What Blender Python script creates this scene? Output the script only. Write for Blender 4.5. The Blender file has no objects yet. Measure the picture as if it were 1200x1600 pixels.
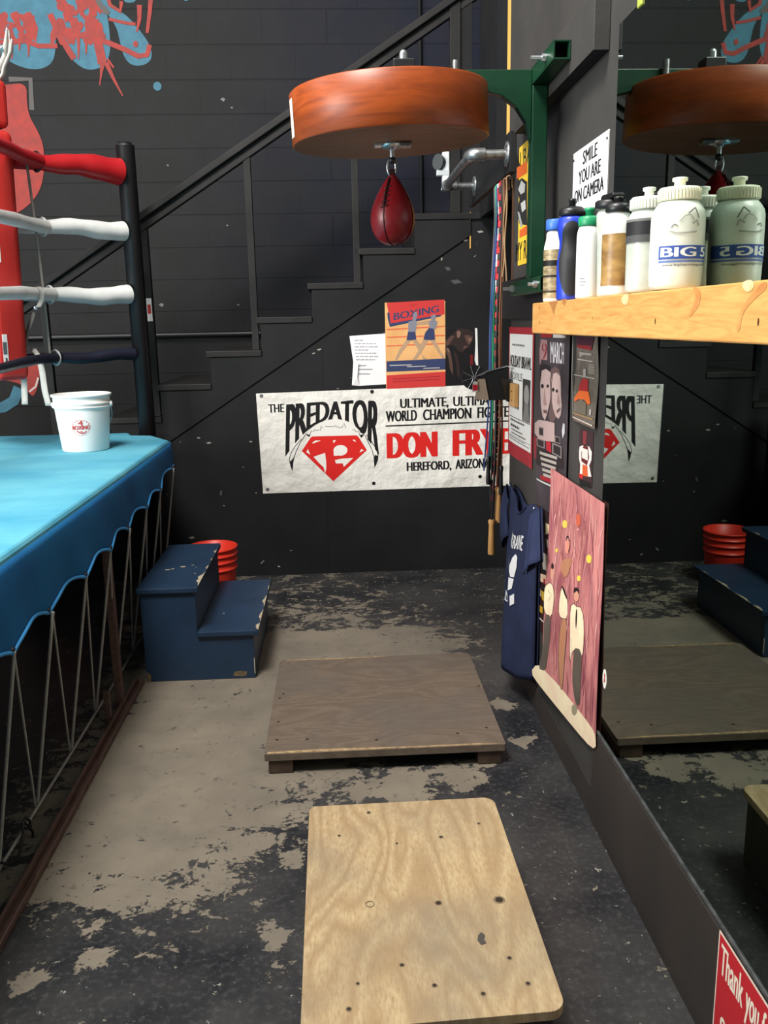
import bpy, bmesh, math, random
from mathutils import Vector, Matrix, noise as mnoise
from mathutils.geometry import tessellate_polygon
random.seed(7)
C = bpy.context.scene.collection
SC = bpy.context.scene
PI = math.pi

# ------------------------------------------------------------------ camera
FPX, EYE = 1342.0, 1.45
_D = Vector((119.0, 6080.0, FPX)).normalized()
_Y = Vector((-75.0, -295.0, FPX)).normalized()
_Z = -_D
_Y = (_Y - _Z * _Y.dot(_Z)).normalized()
_X = _Y.cross(_Z)
if _X.x < 0: _X = -_X
CM = Matrix((_X, _Y, _Z))          # camera (x right, y down, z forward) -> world
CP = Vector((0, 0, EYE))
cam_d = bpy.data.cameras.new('camera'); cam = bpy.data.objects.new('camera', cam_d); C.objects.link(cam)
rt = CM @ Vector((1, 0, 0)); up = -(CM @ Vector((0, 1, 0))); bk = -(CM @ Vector((0, 0, 1)))
cam.matrix_world = Matrix(((rt.x, up.x, bk.x, 0), (rt.y, up.y, bk.y, 0), (rt.z, up.z, bk.z, EYE), (0, 0, 0, 1)))
cam_d.sensor_fit = 'VERTICAL'; cam_d.sensor_height = 36; cam_d.lens = FPX / 1600 * 36
cam_d.clip_start = 0.02; cam_d.clip_end = 100
SC.camera = cam

# ------------------------------------------------------------------ light and exposure
SC.view_settings.view_transform = 'Standard'
try: SC.view_settings.look = 'None'
except Exception: pass
SC.view_settings.gamma = 1.0
SC.view_settings.use_curve_mapping = False
SC.view_settings.exposure = 0.0
w = bpy.data.worlds.new('gym_air'); SC.world = w; w.use_nodes = True
w.node_tree.nodes['Background'].inputs[0].default_value = (0.90, 0.95, 1.0, 1)
w.node_tree.nodes['Background'].inputs[1].default_value = 0.20
def area(name, loc, target, size, power, col=(1, 1, 1), sy=None):
    d = bpy.data.lights.new(name, 'AREA'); d.energy = power; d.color = col
    d.shape = 'RECTANGLE'; d.size = size; d.size_y = sy or size
    o = bpy.data.objects.new(name, d); C.objects.link(o); o.location = loc
    o.rotation_euler = (Vector(target) - Vector(loc)).to_track_quat('-Z', 'Y').to_euler()
    return o
area('high_bay_lamp_over_aisle', (-1.25, 1.1, 5.2), (-.1, 2.4, 0.4), 1.4, 400, (1.0, 0.97, 0.92))
area('open_roller_door_daylight', (-4.8, 0.3, 2.5), (0.3, 2.8, 1.3), 2.2, 400, (1.0, 0.97, 0.93))
area('high_bay_lamp_far_left', (-3.6, 3.2, 5.0), (-1.5, 5.0, 1.0), 1.3, 45, (0.97, 0.98, 1.0))

# ------------------------------------------------------------------ pixel rays onto the real planes
def ray(px, py): return CM @ Vector((px - 600.0, py - 800.0, FPX))
def onx(px, py, x):
    r = ray(px, py); return CP + r * (x / r.x)
def ony(px, py, y):
    r = ray(px, py); return CP + r * (y / r.y)
def onz(px, py, z):
    r = ray(px, py); return CP + r * ((z - EYE) / r.z)

# ------------------------------------------------------------------ materials
def lin(c): return c / 12.92 if c <= 0.04045 else ((c + 0.055) / 1.055) ** 2.4
def rgb(r, g, b): return (lin(r / 255), lin(g / 255), lin(b / 255), 1)
_mats = {}
def mat(name, col, rough=0.6, metal=0.0, spec=0.5, col2=None, scale=5.0, stretch=(1, 1, 1), lo=0.35, hi=0.65, detail=6,
        bump=0.0, bscale=None, trans=0.0, alpha=1.0, coat=0.0, sss=0.0, distort=0.0, rough2=None, bstretch=None):
    if name in _mats: return _mats[name]
    m = bpy.data.materials.new(name); m.use_nodes = True
    nt = m.node_tree; b = nt.nodes['Principled BSDF']
    b.inputs['Base Color'].default_value = col; b.inputs['Roughness'].default_value = rough
    b.inputs['Metallic'].default_value = metal; b.inputs['Specular IOR Level'].default_value = spec
    b.inputs['Transmission Weight'].default_value = trans; b.inputs['Alpha'].default_value = alpha
    b.inputs['Coat Weight'].default_value = coat
    if sss: b.inputs['Subsurface Weight'].default_value = sss; b.inputs['Subsurface Radius'].default_value = (.02, .02, .02)
    tc = mp = None
    if col2 or bump:
        tc = nt.nodes.new('ShaderNodeTexCoord'); mp = nt.nodes.new('ShaderNodeMapping')
        mp.inputs['Scale'].default_value = stretch
        nt.links.new(tc.outputs['Object'], mp.inputs['Vector'])
    if col2:
        n = nt.nodes.new('ShaderNodeTexNoise'); n.inputs['Scale'].default_value = scale; n.inputs['Detail'].default_value = detail
        n.inputs['Distortion'].default_value = distort; n.inputs['Roughness'].default_value = 0.6
        nt.links.new(mp.outputs[0], n.inputs['Vector'])
        r = nt.nodes.new('ShaderNodeMapRange'); r.inputs['From Min'].default_value = lo; r.inputs['From Max'].default_value = hi
        nt.links.new(n.outputs['Fac'], r.inputs['Value'])
        x = nt.nodes.new('ShaderNodeMix'); x.data_type = 'RGBA'
        x.inputs[6].default_value = col; x.inputs[7].default_value = col2
        nt.links.new(r.outputs[0], x.inputs[0]); nt.links.new(x.outputs[2], b.inputs['Base Color'])
    if bump:
        n2 = nt.nodes.new('ShaderNodeTexNoise'); n2.inputs['Scale'].default_value = bscale or scale; n2.inputs['Detail'].default_value = 4
        if bstretch:
            mp2 = nt.nodes.new('ShaderNodeMapping'); mp2.inputs['Scale'].default_value = bstretch
            nt.links.new(tc.outputs['Object'], mp2.inputs['Vector']); nt.links.new(mp2.outputs[0], n2.inputs['Vector'])
        else: nt.links.new(mp.outputs[0], n2.inputs['Vector'])
        bp = nt.nodes.new('ShaderNodeBump'); bp.inputs['Strength'].default_value = 1.0; bp.inputs['Distance'].default_value = bump
        nt.links.new(n2.outputs['Fac'], bp.inputs['Height']); nt.links.new(bp.outputs[0], b.inputs['Normal'])
    _mats[name] = m
    return m
def ink(r, g, b, rough=0.55):
    k = 'ink_%d_%d_%d' % (r, g, b)
    return mat(k, rgb(r, g, b), rough, spec=0.3)

M_black = mat('black_wall_paint', rgb(26, 27, 29), 0.65, spec=0.18, col2=rgb(34, 34, 35), scale=3, bump=0.0006, bscale=60)
M_blackwood = mat('black_painted_wood', rgb(29, 29, 29), 0.55, spec=0.22, col2=rgb(42, 41, 40), scale=4, stretch=(1, 6, 1), bump=0.0008, bscale=25)
M_rightwall = mat('charcoal_wall_paint', rgb(52, 51, 50), 0.6, spec=0.35, col2=rgb(62, 60, 58), scale=2.5, bump=0.0006, bscale=80)
M_strip = mat('brown_black_skirting', rgb(47, 43, 40), 0.5, spec=0.4, col2=rgb(56, 50, 46), scale=3, stretch=(1, 1, .4), bump=0.0005, bscale=40)
M_rawwood = mat('unpainted_pine', rgb(222, 176, 92), 0.6, col2=rgb(200, 150, 70), scale=4, stretch=(4, 4, .5))
M_rawbrown = mat('raw_brown_wood', rgb(96, 62, 40), 0.7, col2=rgb(70, 44, 28), scale=6, stretch=(4, 4, .6))
M_pine = mat('shelf_pine', rgb(216, 164, 96), 0.5, spec=0.4, col2=rgb(192, 130, 68), scale=7, stretch=(6, .9, 9), lo=.35, hi=.75, distort=1.2, bump=.0004)
M_steel = mat('galvanised_steel', rgb(170, 172, 174), 0.38, metal=0.85, col2=rgb(120, 122, 124), scale=30)
M_zinc = mat('zinc_bolt', rgb(205, 212, 216), 0.3, metal=0.9)
M_dark = mat('black_metal', rgb(22, 22, 24), 0.4, spec=0.5)
M_green = mat('green_enamel', rgb(14, 60, 36), 0.38, spec=0.4, col2=rgb(10, 46, 30), scale=6)
M_rubber = mat('black_rubber', rgb(24, 24, 27), 0.55)

# ------------------------------------------------------------------ mesh helpers
class MB:
    def __init__(s): s.v = []; s.f = []; s.mi = []; s.sm = []; s.mats = []; s.X = None
    def _m(s, m):
        if m not in s.mats: s.mats.append(m)
        return s.mats.index(m)
    def add(s, vs, fs, m, smooth=False):
        o = len(s.v); k = s._m(m)
        for p in vs:
            p = Vector(p); s.v.append(s.X @ p if s.X else p)
        for f in fs: s.f.append([i + o for i in f]); s.mi.append(k); s.sm.append(smooth)
    def box(s, a, b, m, bottom=None):
        x0, y0, z0 = a; x1, y1, z1 = b
        if x0 > x1: x0, x1 = x1, x0
        if y0 > y1: y0, y1 = y1, y0
        if z0 > z1: z0, z1 = z1, z0
        vs = [(x0, y0, z0), (x1, y0, z0), (x1, y1, z0), (x0, y1, z0), (x0, y0, z1), (x1, y0, z1), (x1, y1, z1), (x0, y1, z1)]
        if bottom:
            s.add(vs, [(0, 3, 2, 1)], bottom)
            s.add(vs, [(4, 5, 6, 7), (0, 1, 5, 4), (1, 2, 6, 5), (2, 3, 7, 6), (3, 0, 4, 7)], m)
        else:
            s.add(vs, [(0, 3, 2, 1), (4, 5, 6, 7), (0, 1, 5, 4), (1, 2, 6, 5), (2, 3, 7, 6), (3, 0, 4, 7)], m)
        return s
    def beam(s, p, q, w, h, m, upv=(0, 0, 1)):           # a bar of section w x h from p to q
        p = Vector(p); q = Vector(q); d = (q - p).normalized(); u = Vector(upv)
        sd = d.cross(u).normalized(); u = sd.cross(d).normalized()
        vs = []
        for c in (p, q):
            for a, b in ((-1, -1), (1, -1), (1, 1), (-1, 1)): vs.append(c + sd * (a * w / 2) + u * (b * h / 2))
        s.add(vs, [(3, 2, 1, 0), (4, 5, 6, 7), (0, 1, 5, 4), (1, 2, 6, 5), (2, 3, 7, 6), (3, 0, 4, 7)], m); return s
    def prism(s, poly, fn, m):                            # poly of (a,b); fn(a,b,k) k=0/1 -> point
        n = len(poly); vs = [fn(a, b, 0) for a, b in poly] + [fn(a, b, 1) for a, b in poly]
        tri = tessellate_polygon([[Vector((a, b, 0)) for a, b in poly]])
        fs = [tuple(t) for t in tri] + [tuple(i + n for i in reversed(t)) for t in tri]
        fs += [(i, (i + 1) % n, (i + 1) % n + n, i + n) for i in range(n)]
        s.add(vs, fs, m); return s
    def tube(s, pts, r, m, seg=8, closed=False, cap=True, flat=1.0):
        P = [Vector(p) for p in pts]; n = len(P)
        R = r if isinstance(r, (list, tuple)) else [r] * n
        T = []
        for i in range(n):
            a = P[(i - 1) % n] if closed else P[max(i - 1, 0)]; b = P[(i + 1) % n] if closed else P[min(i + 1, n - 1)]
            T.append((b - a).normalized())
        u = T[0].cross(Vector((0, 0, 1)))
        if u.length < 1e-3: u = T[0].cross(Vector((1, 0, 0)))
        u.normalize(); vs = []
        for i in range(n):
            u = (u - T[i] * u.dot(T[i])).normalized(); v = T[i].cross(u)
            for k in range(seg):
                a = 2 * PI * k / seg; vs.append(P[i] + u * (R[i] * math.cos(a)) + v * (R[i] * flat * math.sin(a)))
        fs = []
        for i in range(n if closed else n - 1):
            j = (i + 1) % n
            for k in range(seg): fs.append((i * seg + k, i * seg + (k + 1) % seg, j * seg + (k + 1) % seg, j * seg + k))
        s.add(vs, fs, m, True)
        if cap and not closed: s.add(vs[:seg], [tuple(reversed(range(seg)))], m); s.add(vs[-seg:], [tuple(range(seg))], m)
        return s
    def lathe(s, prof, c, m, seg=32, smooth=True, sx=1.0, sy=1.0, cap=(True, True)):   # prof: (r, z)
        c = Vector(c); vs = []; n = len(prof)
        for r, z in prof:
            for k in range(seg):
                a = 2 * PI * k / seg; vs.append(c + Vector((r * sx * math.cos(a), r * sy * math.sin(a), z)))
        fs = [(i * seg + k, i * seg + (k + 1) % seg, (i + 1) * seg + (k + 1) % seg, (i + 1) * seg + k) for i in range(n - 1) for k in range(seg)]
        if cap[0]: fs.append(tuple(reversed(range(seg))))
        if cap[1]: fs.append(tuple((n - 1) * seg + k for k in range(seg)))
        s.add(vs, fs, m, smooth); return s
    def cyl(s, p, q, r, m, seg=16):
        p = Vector(p); q = Vector(q); return s.tube([p, q], r, m, seg)
    def grid(s, fn, nu, nv, m, smooth=True):
        vs = [fn(i / nu, j / nv) for j in range(nv + 1) for i in range(nu + 1)]
        fs = [(j * (nu + 1) + i, j * (nu + 1) + i + 1, (j + 1) * (nu + 1) + i + 1, (j + 1) * (nu + 1) + i) for j in range(nv) for i in range(nu)]
        s.add(vs, fs, m, smooth); return s
    def ball(s, c, r, m, seg=16, rings=8, sc=(1, 1, 1)):
        prof = [(max(1e-4, r * math.sin(PI * i / rings)), -r * math.cos(PI * i / rings) * sc[2]) for i in range(rings + 1)]
        return s.lathe(prof, c, m, seg, True, sc[0], sc[1])
    def build(s, name, parent=None, bevel=0.0, bseg=2, solid=0.0, base=None):
        me = bpy.data.meshes.new(name)
        xs = [p.x for p in s.v]; ys = [p.y for p in s.v]; zs = [p.z for p in s.v]
        o0 = Vector(base) if base else Vector(((min(xs) + max(xs)) / 2, (min(ys) + max(ys)) / 2, min(zs)))
        me.from_pydata([p - o0 for p in s.v], [], s.f); me.update()
        for m in s.mats: me.materials.append(m)
        me.polygons.foreach_set('material_index', s.mi); me.polygons.foreach_set('use_smooth', s.sm)
        if bevel:
            bm = bmesh.new(); bm.from_mesh(me); bmesh.ops.recalc_face_normals(bm, faces=bm.faces[:]); bm.to_mesh(me); bm.free()
        o = bpy.data.objects.new(name, me); C.objects.link(o); o.location = o0
        if parent: o.parent = parent; o.location = o0 - WPOS[parent.name]
        WPOS[o.name] = o0
        if solid:
            md = o.modifiers.new('thickness', 'SOLIDIFY'); md.thickness = solid; md.offset = 0
        if bevel:
            md = o.modifiers.new('bevel', 'BEVEL'); md.width = bevel; md.segments = bseg; md.limit_method = 'ANGLE'; md.angle_limit = 0.7
        return o
WPOS = {}
def tag(o, label, cat, group=None):
    o['label'] = label; o['category'] = cat
    if group: o['group'] = group
    return o
def thing(name, loc, label, cat, group=None):
    o = bpy.data.objects.new(name, None); C.objects.link(o); o.location = loc; o.empty_display_size = 0.05
    WPOS[o.name] = Vector(loc); return tag(o, label, cat, group)
def struct(o): o['kind'] = 'structure'; return o

# ------------------------------------------------------------------ lettering and printed art
_tx = {}
def text_mesh(s, bold=0.0):
    k = (s, bold)
    if k in _tx: return _tx[k]
    cu = bpy.data.curves.new('t', 'FONT'); cu.body = s; cu.offset = bold; cu.resolution_u = 4; cu.fill_mode = 'FRONT'
    o = bpy.data.objects.new('t', cu); C.objects.link(o)
    bpy.context.view_layer.update()
    me = bpy.data.meshes.new_from_object(o.evaluated_get(bpy.context.evaluated_depsgraph_get()))
    vs = [(v.co.x, v.co.y) for v in me.vertices]; fs = [tuple(p.vertices) for p in me.polygons]
    bpy.data.objects.remove(o); bpy.data.meshes.remove(me); bpy.data.curves.remove(cu)
    x0 = min(v[0] for v in vs); x1 = max(v[0] for v in vs); y0 = min(v[1] for v in vs); y1 = max(v[1] for v in vs)
    vs = [((x - x0) / (x1 - x0), (y - y0) / (y1 - y0)) for x, y in vs]
    _tx[k] = (vs, fs); return _tx[k]

class Panel:                                              # a flat (or gently bent) printed sheet in its own plane
    def __init__(s, O, U, N, W, H, V=(0, 0, 1), bend=None):
        s.O = Vector(O); s.U = Vector(U).normalized(); s.V = Vector(V).normalized(); s.N = Vector(N); s.W = W; s.H = H; s.bend = bend
    def pt(s, u, v, off=0.0): return s.O + s.U * u + s.V * v + s.N * (off + (s.bend(u, v) if s.bend else 0))
    def uv(s, px, py):                                    # where a sight line meets this sheet
        r = ray(px, py); t = (s.O - CP).dot(s.N) / r.dot(s.N); q = CP + r * t - s.O
        return (q.dot(s.U), q.dot(s.V))
    def sheet(s, m, name, parent=None, outline=None, thick=0.0008, nu=1, nv=1, **k):
        mb = MB()
        if outline:
            mb.prism(outline, lambda a, b, q: s.pt(a, b, thick * (1 - q)), m)
        else:
            mb.grid(lambda a, b: s.pt(a * s.W, b * s.H, thick), nu, nv, m, nu > 1)
            mb.grid(lambda a, b: s.pt((1 - a) * s.W, b * s.H, 0), nu, nv, m, nu > 1)
        return mb.build(name, parent, **k)
class Art:
    def __init__(s, P, off=0.0014, step=0.00025): s.P = P; s.mb = MB(); s.off = off; s.step = .00003
    smooth = 0
    def poly(s, pts, m, fine=0):
        s.off += s.step; bent = getattr(s.P, 'bend', None)
        for _ in range(s.smooth): pts = [((p[0] * a + q[0] * b), (p[1] * a + q[1] * b)) for p, q in zip(pts, pts[1:] + pts[:1]) for a, b in ((.75, .25), (.25, .75))]
        vs = [Vector((a, b, 0)) for a, b in pts]; tri = [tuple(t) for t in tessellate_polygon([vs])]
        if fine:
            bm = bmesh.new(); bv = [bm.verts.new(v) for v in vs]
            for t in tri:
                try: bm.faces.new([bv[i] for i in t])
                except Exception: pass
            bmesh.ops.subdivide_edges(bm, edges=bm.edges[:], cuts=fine, use_grid_fill=True)
            bm.verts.ensure_lookup_table(); bm.verts.index_update()
            vs = [v.co.copy() for v in bm.verts]; tri = [tuple(v.index for v in f.verts) for f in bm.faces]; bm.free()
        if bent: q2, tri = refine([(v.x, v.y) for v in vs], tri, .02); vs = [Vector((a, b, 0)) for a, b in q2]
        q = [s.P.pt(v.x, v.y, s.off) for v in vs]
        fs = []
        for t in tri:
            n = (q[t[1]] - q[t[0]]).cross(q[t[2]] - q[t[0]])
            fs.append(t if n.dot(s.P.N) > 0 else tuple(reversed(t)))
        s.mb.add(q, fs, m)
    def polypx(s, pts, m, fine=0): s.poly([s.P.uv(*p) for p in pts], m, fine)
    def rect(s, u0, v0, u1, v1, m, fine=0): s.poly([(u0, v0), (u1, v0), (u1, v1), (u0, v1)], m, fine)
    def ell(s, u, v, a, b, m, rot=0, n=20):
        c, d = math.cos(rot), math.sin(rot)
        s.poly([(u + a * math.cos(t) * c - b * math.sin(t) * d, v + a * math.cos(t) * d + b * math.sin(t) * c) for t in [2 * PI * i / n for i in range(n)]], m)
    def ellpx(s, x, y, rx, ry, m):
        u, v = s.P.uv(x, y); u1, _ = s.P.uv(x + rx, y); _, v1 = s.P.uv(x, y - ry); s.ell(u, v, abs(u1 - u), abs(v1 - v), m)
    def line(s, pts, w, m):
        s.off += s.step
        L = [Vector((a, b)) for a, b in pts]; n = len(L); ws = w if isinstance(w, (list, tuple)) else [w] * n
        A = []; B = []
        for i in range(n):
            d = (L[min(i + 1, n - 1)] - L[max(i - 1, 0)]).normalized(); nn = Vector((-d.y, d.x)) * ws[i] / 2
            A.append(L[i] + nn); B.append(L[i] - nn)
        q = [s.P.pt(p.x, p.y, s.off) for p in A + B]
        fs = []
        for i in range(n - 1):
            t = (i, i + n, i + n + 1, i + 1)
            nr = (q[t[1]] - q[t[0]]).cross(q[t[2]] - q[t[0]])
            fs.append(t if nr.dot(s.P.N) > 0 else tuple(reversed(t)))
        s.mb.add(q, fs, m)
    def linepx(s, pts, w, m): s.line([s.P.uv(*p) for p in pts], w, m)
    def text(s, t, u, v, wd, h, m, bold=0.02, shear=(0, 0)):
        s.off += s.step; vs, fs = text_mesh(t); k = bold * h * 1.6
        if getattr(s.P, 'bend', None): vs, fs = refine(vs, fs, .06)
        for du in ((-k, -k * .5, 0, k * .5, k) if k else (0,)):
            s.mb.add([s.P.pt(u + k + du + a * (wd - 2 * k), v + b * h, s.off) for a, b in vs], s._up(fs), m); s.off += s.step * .2
    def _up(s, fs):
        return fs if s.P.U.cross(s.P.V).dot(s.P.N) > 0 else [tuple(reversed(f)) for f in fs]
    def textpx(s, t, x0, x1, ytop, ybot, m, bold=0.02):
        a = s.P.uv(x0, (ytop + ybot) / 2); b = s.P.uv(x1, (ytop + ybot) / 2); c = s.P.uv((x0 + x1) / 2, ytop); d = s.P.uv((x0 + x1) / 2, ybot)
        s.text(t, a[0], d[1], b[0] - a[0], c[1] - d[1], m, bold)
    def textwarp(s, t, fn, m, bold=0.02):                  # fn(a,b) -> (u,v)
        s.off += s.step; vs, fs = text_mesh(t)
        for da in (-bold * .28, -bold * .14, 0, bold * .14, bold * .28):
            s.mb.add([s.P.pt(*fn(a + da, b), s.off) for a, b in vs], s._up(fs), m); s.off += s.step * .2
    def lines(s, u, v, wd, n, dv, h, m, seed=0):           # rows of tiny type too small to read, as short dashes
        r = random.Random(seed)
        for i in range(n):
            x = u; end = u + wd * (1 if i % 4 else .8)
            while x < end - h:
                l = min(r.uniform(.8, 2.6) * h, end - x); s.rect(x, v - i * dv, x + l, v - i * dv + h * .62, m); s.off -= s.step; x += l + h * .45
        s.off += s.step
    def build(s, name, parent): return s.mb.build(name, parent)
    def build_each(s, name, parent):                       # every mark a part of its own
        mb = s.mb; comp = list(range(len(mb.v)))
        def find(i):
            while comp[i] != i: comp[i] = comp[comp[i]]; i = comp[i]
            return i
        for f in mb.f:
            for i in f[1:]: comp[find(i)] = find(f[0])
        groups = {}
        for k, f in enumerate(mb.f): groups.setdefault(find(f[0]), []).append(k)
        for ks in groups.values():
            m = MB(); ids = sorted({i for k in ks for i in mb.f[k]}); ix = {q: n for n, q in enumerate(ids)}
            for k in ks: m.f.append([ix[i] for i in mb.f[k]]); m.mi.append(m._m(mb.mats[mb.mi[k]])); m.sm.append(False)
            m.v = [mb.v[i] for i in ids]; m.build(name, parent)

XW = 0.715      # face of the right wall
YP = 4.92       # face of the panelling under the stairs
YB = 5.85       # block wall behind the stairs
RM = 0.89       # height of the ring mat

# ================================================================== THE ROOM
# floor: dark paint worn through to bare concrete
POLY = [(-1.0, 1.98), (-.60, 1.93), (-.41, 1.93), (-.26, 2.17), (-.12, 2.42), (0, 2.55), (.2, 2.75), (.45, 3.3), (.56, 3.6), (.5, 4.0), (.1, 4.25), (-.4, 4.35), (-1.0, 4.4)]
def sdist(x, y, poly):
    ins = False; d = 9.0; n = len(poly); p = Vector((x, y))
    for i in range(n):
        a = Vector(poly[i]); b = Vector(poly[(i + 1) % n]); e = b - a
        t = max(0, min(1, (p - a).dot(e) / e.dot(e))); d = min(d, (p - a - e * t).length)
        if (a.y > y) != (b.y > y) and x < (b.x - a.x) * (y - a.y) / (b.y - a.y) + a.x: ins = not ins
    return d if ins else -d
SPOTS = [(-.20, 1.84, .05), (-.17, 1.72, .03), (.17, 2.50, .13), (.36, 2.55, .10), (-.17, 2.13, .045), (.02, 2.46, .07), (-.52, 1.5, .06), (-.40, 1.47, .04), (-.33, 2.30, .05), (.45, 2.62, .05),
         (.62, 2.75, .05), (.60, 3.05, .06), (-.75, 1.72, .04), (-.62, 1.78, .05)]
def wear(x, y):
    if x < -1.2 or x > .9 or y < .6: return -0.6
    v = max(-.62, min(.75, sdist(x, y, POLY) / .28))
    if y > 3.95: v = v * .25 + (-.05 if x < .25 else -.25)      # far end: half worn
    for a, b, r in SPOTS:
        v = max(v, 1.0 - math.hypot(x - a, (y - b) * .8) / r * 1.0) if math.hypot(x - a, y - b) < r else v
    return v
fx, fy = [], []
x = -6.0
while x < 2.31: fx.append(x); x += .035 if -1.2 < x < .8 else .35
y = -3.0
while y < 6.3: fy.append(y); y += .035 if .6 < y < 5.0 else .35
me = bpy.data.meshes.new('floor')
me.from_pydata([(a, b, 0) for b in fy for a in fx], [], [(j * len(fx) + i, j * len(fx) + i + 1, (j + 1) * len(fx) + i + 1, (j + 1) * len(fx) + i) for j in range(len(fy) - 1) for i in range(len(fx) - 1)])
at = me.attributes.new('wear', 'FLOAT', 'POINT')
at.data.foreach_set('value', [wear(v.co.x, v.co.y) for v in me.vertices])
floor = struct(bpy.data.objects.new('floor', me)); C.objects.link(floor); WPOS['floor'] = Vector((0, 0, 0))
fm = bpy.data.materials.new('worn_painted_concrete'); fm.use_nodes = True; nt = fm.node_tree; bs = nt.nodes['Principled BSDF']
def N(t, **k):
    n = nt.nodes.new(t)
    for a, b in k.items():
        if a in n.inputs: n.inputs[a].default_value = b
        else: setattr(n, a, b)
    return n
def math_(op, a, b):
    n = nt.nodes.new('ShaderNodeMath'); n.operation = op
    for i, q in enumerate((a, b)):
        if isinstance(q, (int, float)): n.inputs[i].default_value = q
        else: nt.links.new(q, n.inputs[i])
    return n.outputs[0]
def mixc(f, a, b):
    n = nt.nodes.new('ShaderNodeMix'); n.data_type = 'RGBA'
    for i, q in ((0, f), (6, a), (7, b)):
        if isinstance(q, (tuple, float, int)): n.inputs[i].default_value = q
        else: nt.links.new(q, n.inputs[i])
    return n.outputs[2]
def ramp(v, a, b):
    n = nt.nodes.new('ShaderNodeMapRange'); n.inputs['From Min'].default_value = a; n.inputs['From Max'].default_value = b
    nt.links.new(v, n.inputs['Value']); return n.outputs[0]
tc = N('ShaderNodeTexCoord'); co = tc.outputs['Object']
def noi(scale, detail=8, dist=0.0, rough=.6, st=(1, 1, 1)):
    mp = N('ShaderNodeMapping'); mp.inputs['Scale'].default_value = st; nt.links.new(co, mp.inputs['Vector'])
    n = N('ShaderNodeTexNoise'); n.inputs['Scale'].default_value = scale; n.inputs['Detail'].default_value = detail
    n.inputs['Distortion'].default_value = dist; n.inputs['Roughness'].default_value = rough
    nt.links.new(mp.outputs[0], n.inputs['Vector']); return n.outputs['Fac']
A_ = N('ShaderNodeAttribute', attribute_name='wear')
nz = noi(8, 12, .7, .7, (1, 1.4, 1))
sp = noi(34, 6, .6, .65)
val = math_('ADD', A_.outputs['Fac'], math_('MULTIPLY', math_('SUBTRACT', nz, .5), 4.2))
val = math_('ADD', val, math_('MULTIPLY', math_('SUBTRACT', sp, .5), 2.0))
val = math_('ADD', val, math_('MULTIPLY', math_('SUBTRACT', noi(85, 4, .4, .6), .5), 1.1))
mask = ramp(val, .02, .12)
spk = ramp(sp, .655, .68)
big = noi(1.6, 4)
conc = mixc(ramp(noi(5, 8, .3), .3, .72), rgb(126, 117, 103), rgb(104, 97, 87))
conc = mixc(ramp(noi(26, 6), .6, .72), conc, rgb(90, 84, 76))
paint = mixc(ramp(noi(2.6, 9), .35, .68), rgb(32, 33, 37), rgb(66, 65, 64))
paint = mixc(math_('MULTIPLY', ramp(noi(60, 3), .5, .75), .5), paint, rgb(84, 84, 84))
paint = mixc(spk, paint, rgb(150, 146, 136))
nt.links.new(mixc(mask, paint, conc), bs.inputs['Base Color'])
nt.links.new(ramp(mask, -1.2, 2.2), bs.inputs['Roughness'])
bs.inputs['Specular IOR Level'].default_value = .35
bp = N('ShaderNodeBump'); bp.inputs['Distance'].default_value = .0012
nt.links.new(math_('ADD', math_('MULTIPLY', mask, -.6), math_('MULTIPLY', noi(90, 3), .3)), bp.inputs['Height']); nt.links.new(bp.outputs[0], bs.inputs['Normal'])
me.materials.append(fm)

# block wall behind the stairs
bm_ = bpy.data.materials.new('painted_block_wall'); bm_.use_nodes = True; nt = bm_.node_tree; bs = nt.nodes['Principled BSDF']
tc = N('ShaderNodeTexCoord'); co = tc.outputs['Object']
sx = N('ShaderNodeSeparateXYZ'); nt.links.new(co, sx.inputs[0]); cx = N('ShaderNodeCombineXYZ')
nt.links.new(sx.outputs[0], cx.inputs[0]); nt.links.new(math_('ADD', sx.outputs[2], -.145), cx.inputs[1])
br = N('ShaderNodeTexBrick'); br.inputs['Scale'].default_value = 1; br.inputs['Brick Width'].default_value = .4; br.inputs['Row Height'].default_value = .2
br.inputs['Mortar Size'].default_value = .0045; br.inputs['Mortar Smooth'].default_value = .6
nt.links.new(cx.outputs[0], br.inputs['Vector'])
b2 = N('ShaderNodeTexBrick'); b2.inputs['Scale'].default_value = 1; b2.inputs['Brick Width'].default_value = 60; b2.inputs['Row Height'].default_value = .2
b2.inputs['Mortar Size'].default_value = .0045; b2.inputs['Mortar Smooth'].default_value = .6; nt.links.new(cx.outputs[0], b2.inputs['Vector'])
joint = math_('ADD', math_('MULTIPLY', br.outputs['Fac'], .25), math_('MULTIPLY', b2.outputs['Fac'], .75))
navy = ramp(math_('ADD', sx.outputs[0], math_('MULTIPLY', math_('SUBTRACT', noi(.9, 3), .5), 1.4)), -.9, .7)   # bluer paint towards the right
base = mixc(navy, rgb(29, 29, 29), rgb(25, 28, 43))
base = mixc(ramp(noi(4, 6), .4, .9), base, rgb(36, 36, 38))
nt.links.new(mixc(math_('MULTIPLY', joint, .2), base, rgb(22, 22, 24)), bs.inputs['Base Color'])
bs.inputs['Roughness'].default_value = .65; bs.inputs['Specular IOR Level'].default_value = .2
bp = N('ShaderNodeBump'); bp.inputs['Distance'].default_value = .004
nt.links.new(math_('ADD', math_('MULTIPLY', joint, -.5), math_('MULTIPLY', noi(120, 3), .18)), bp.inputs['Height']); nt.links.new(bp.outputs[0], bs.inputs['Normal'])
wall_back = struct(MB().box((-6, YB, 0), (2.3, YB + .2, 5.2), bm_).build('wall_back', base=(0, YB, 0)))

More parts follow.
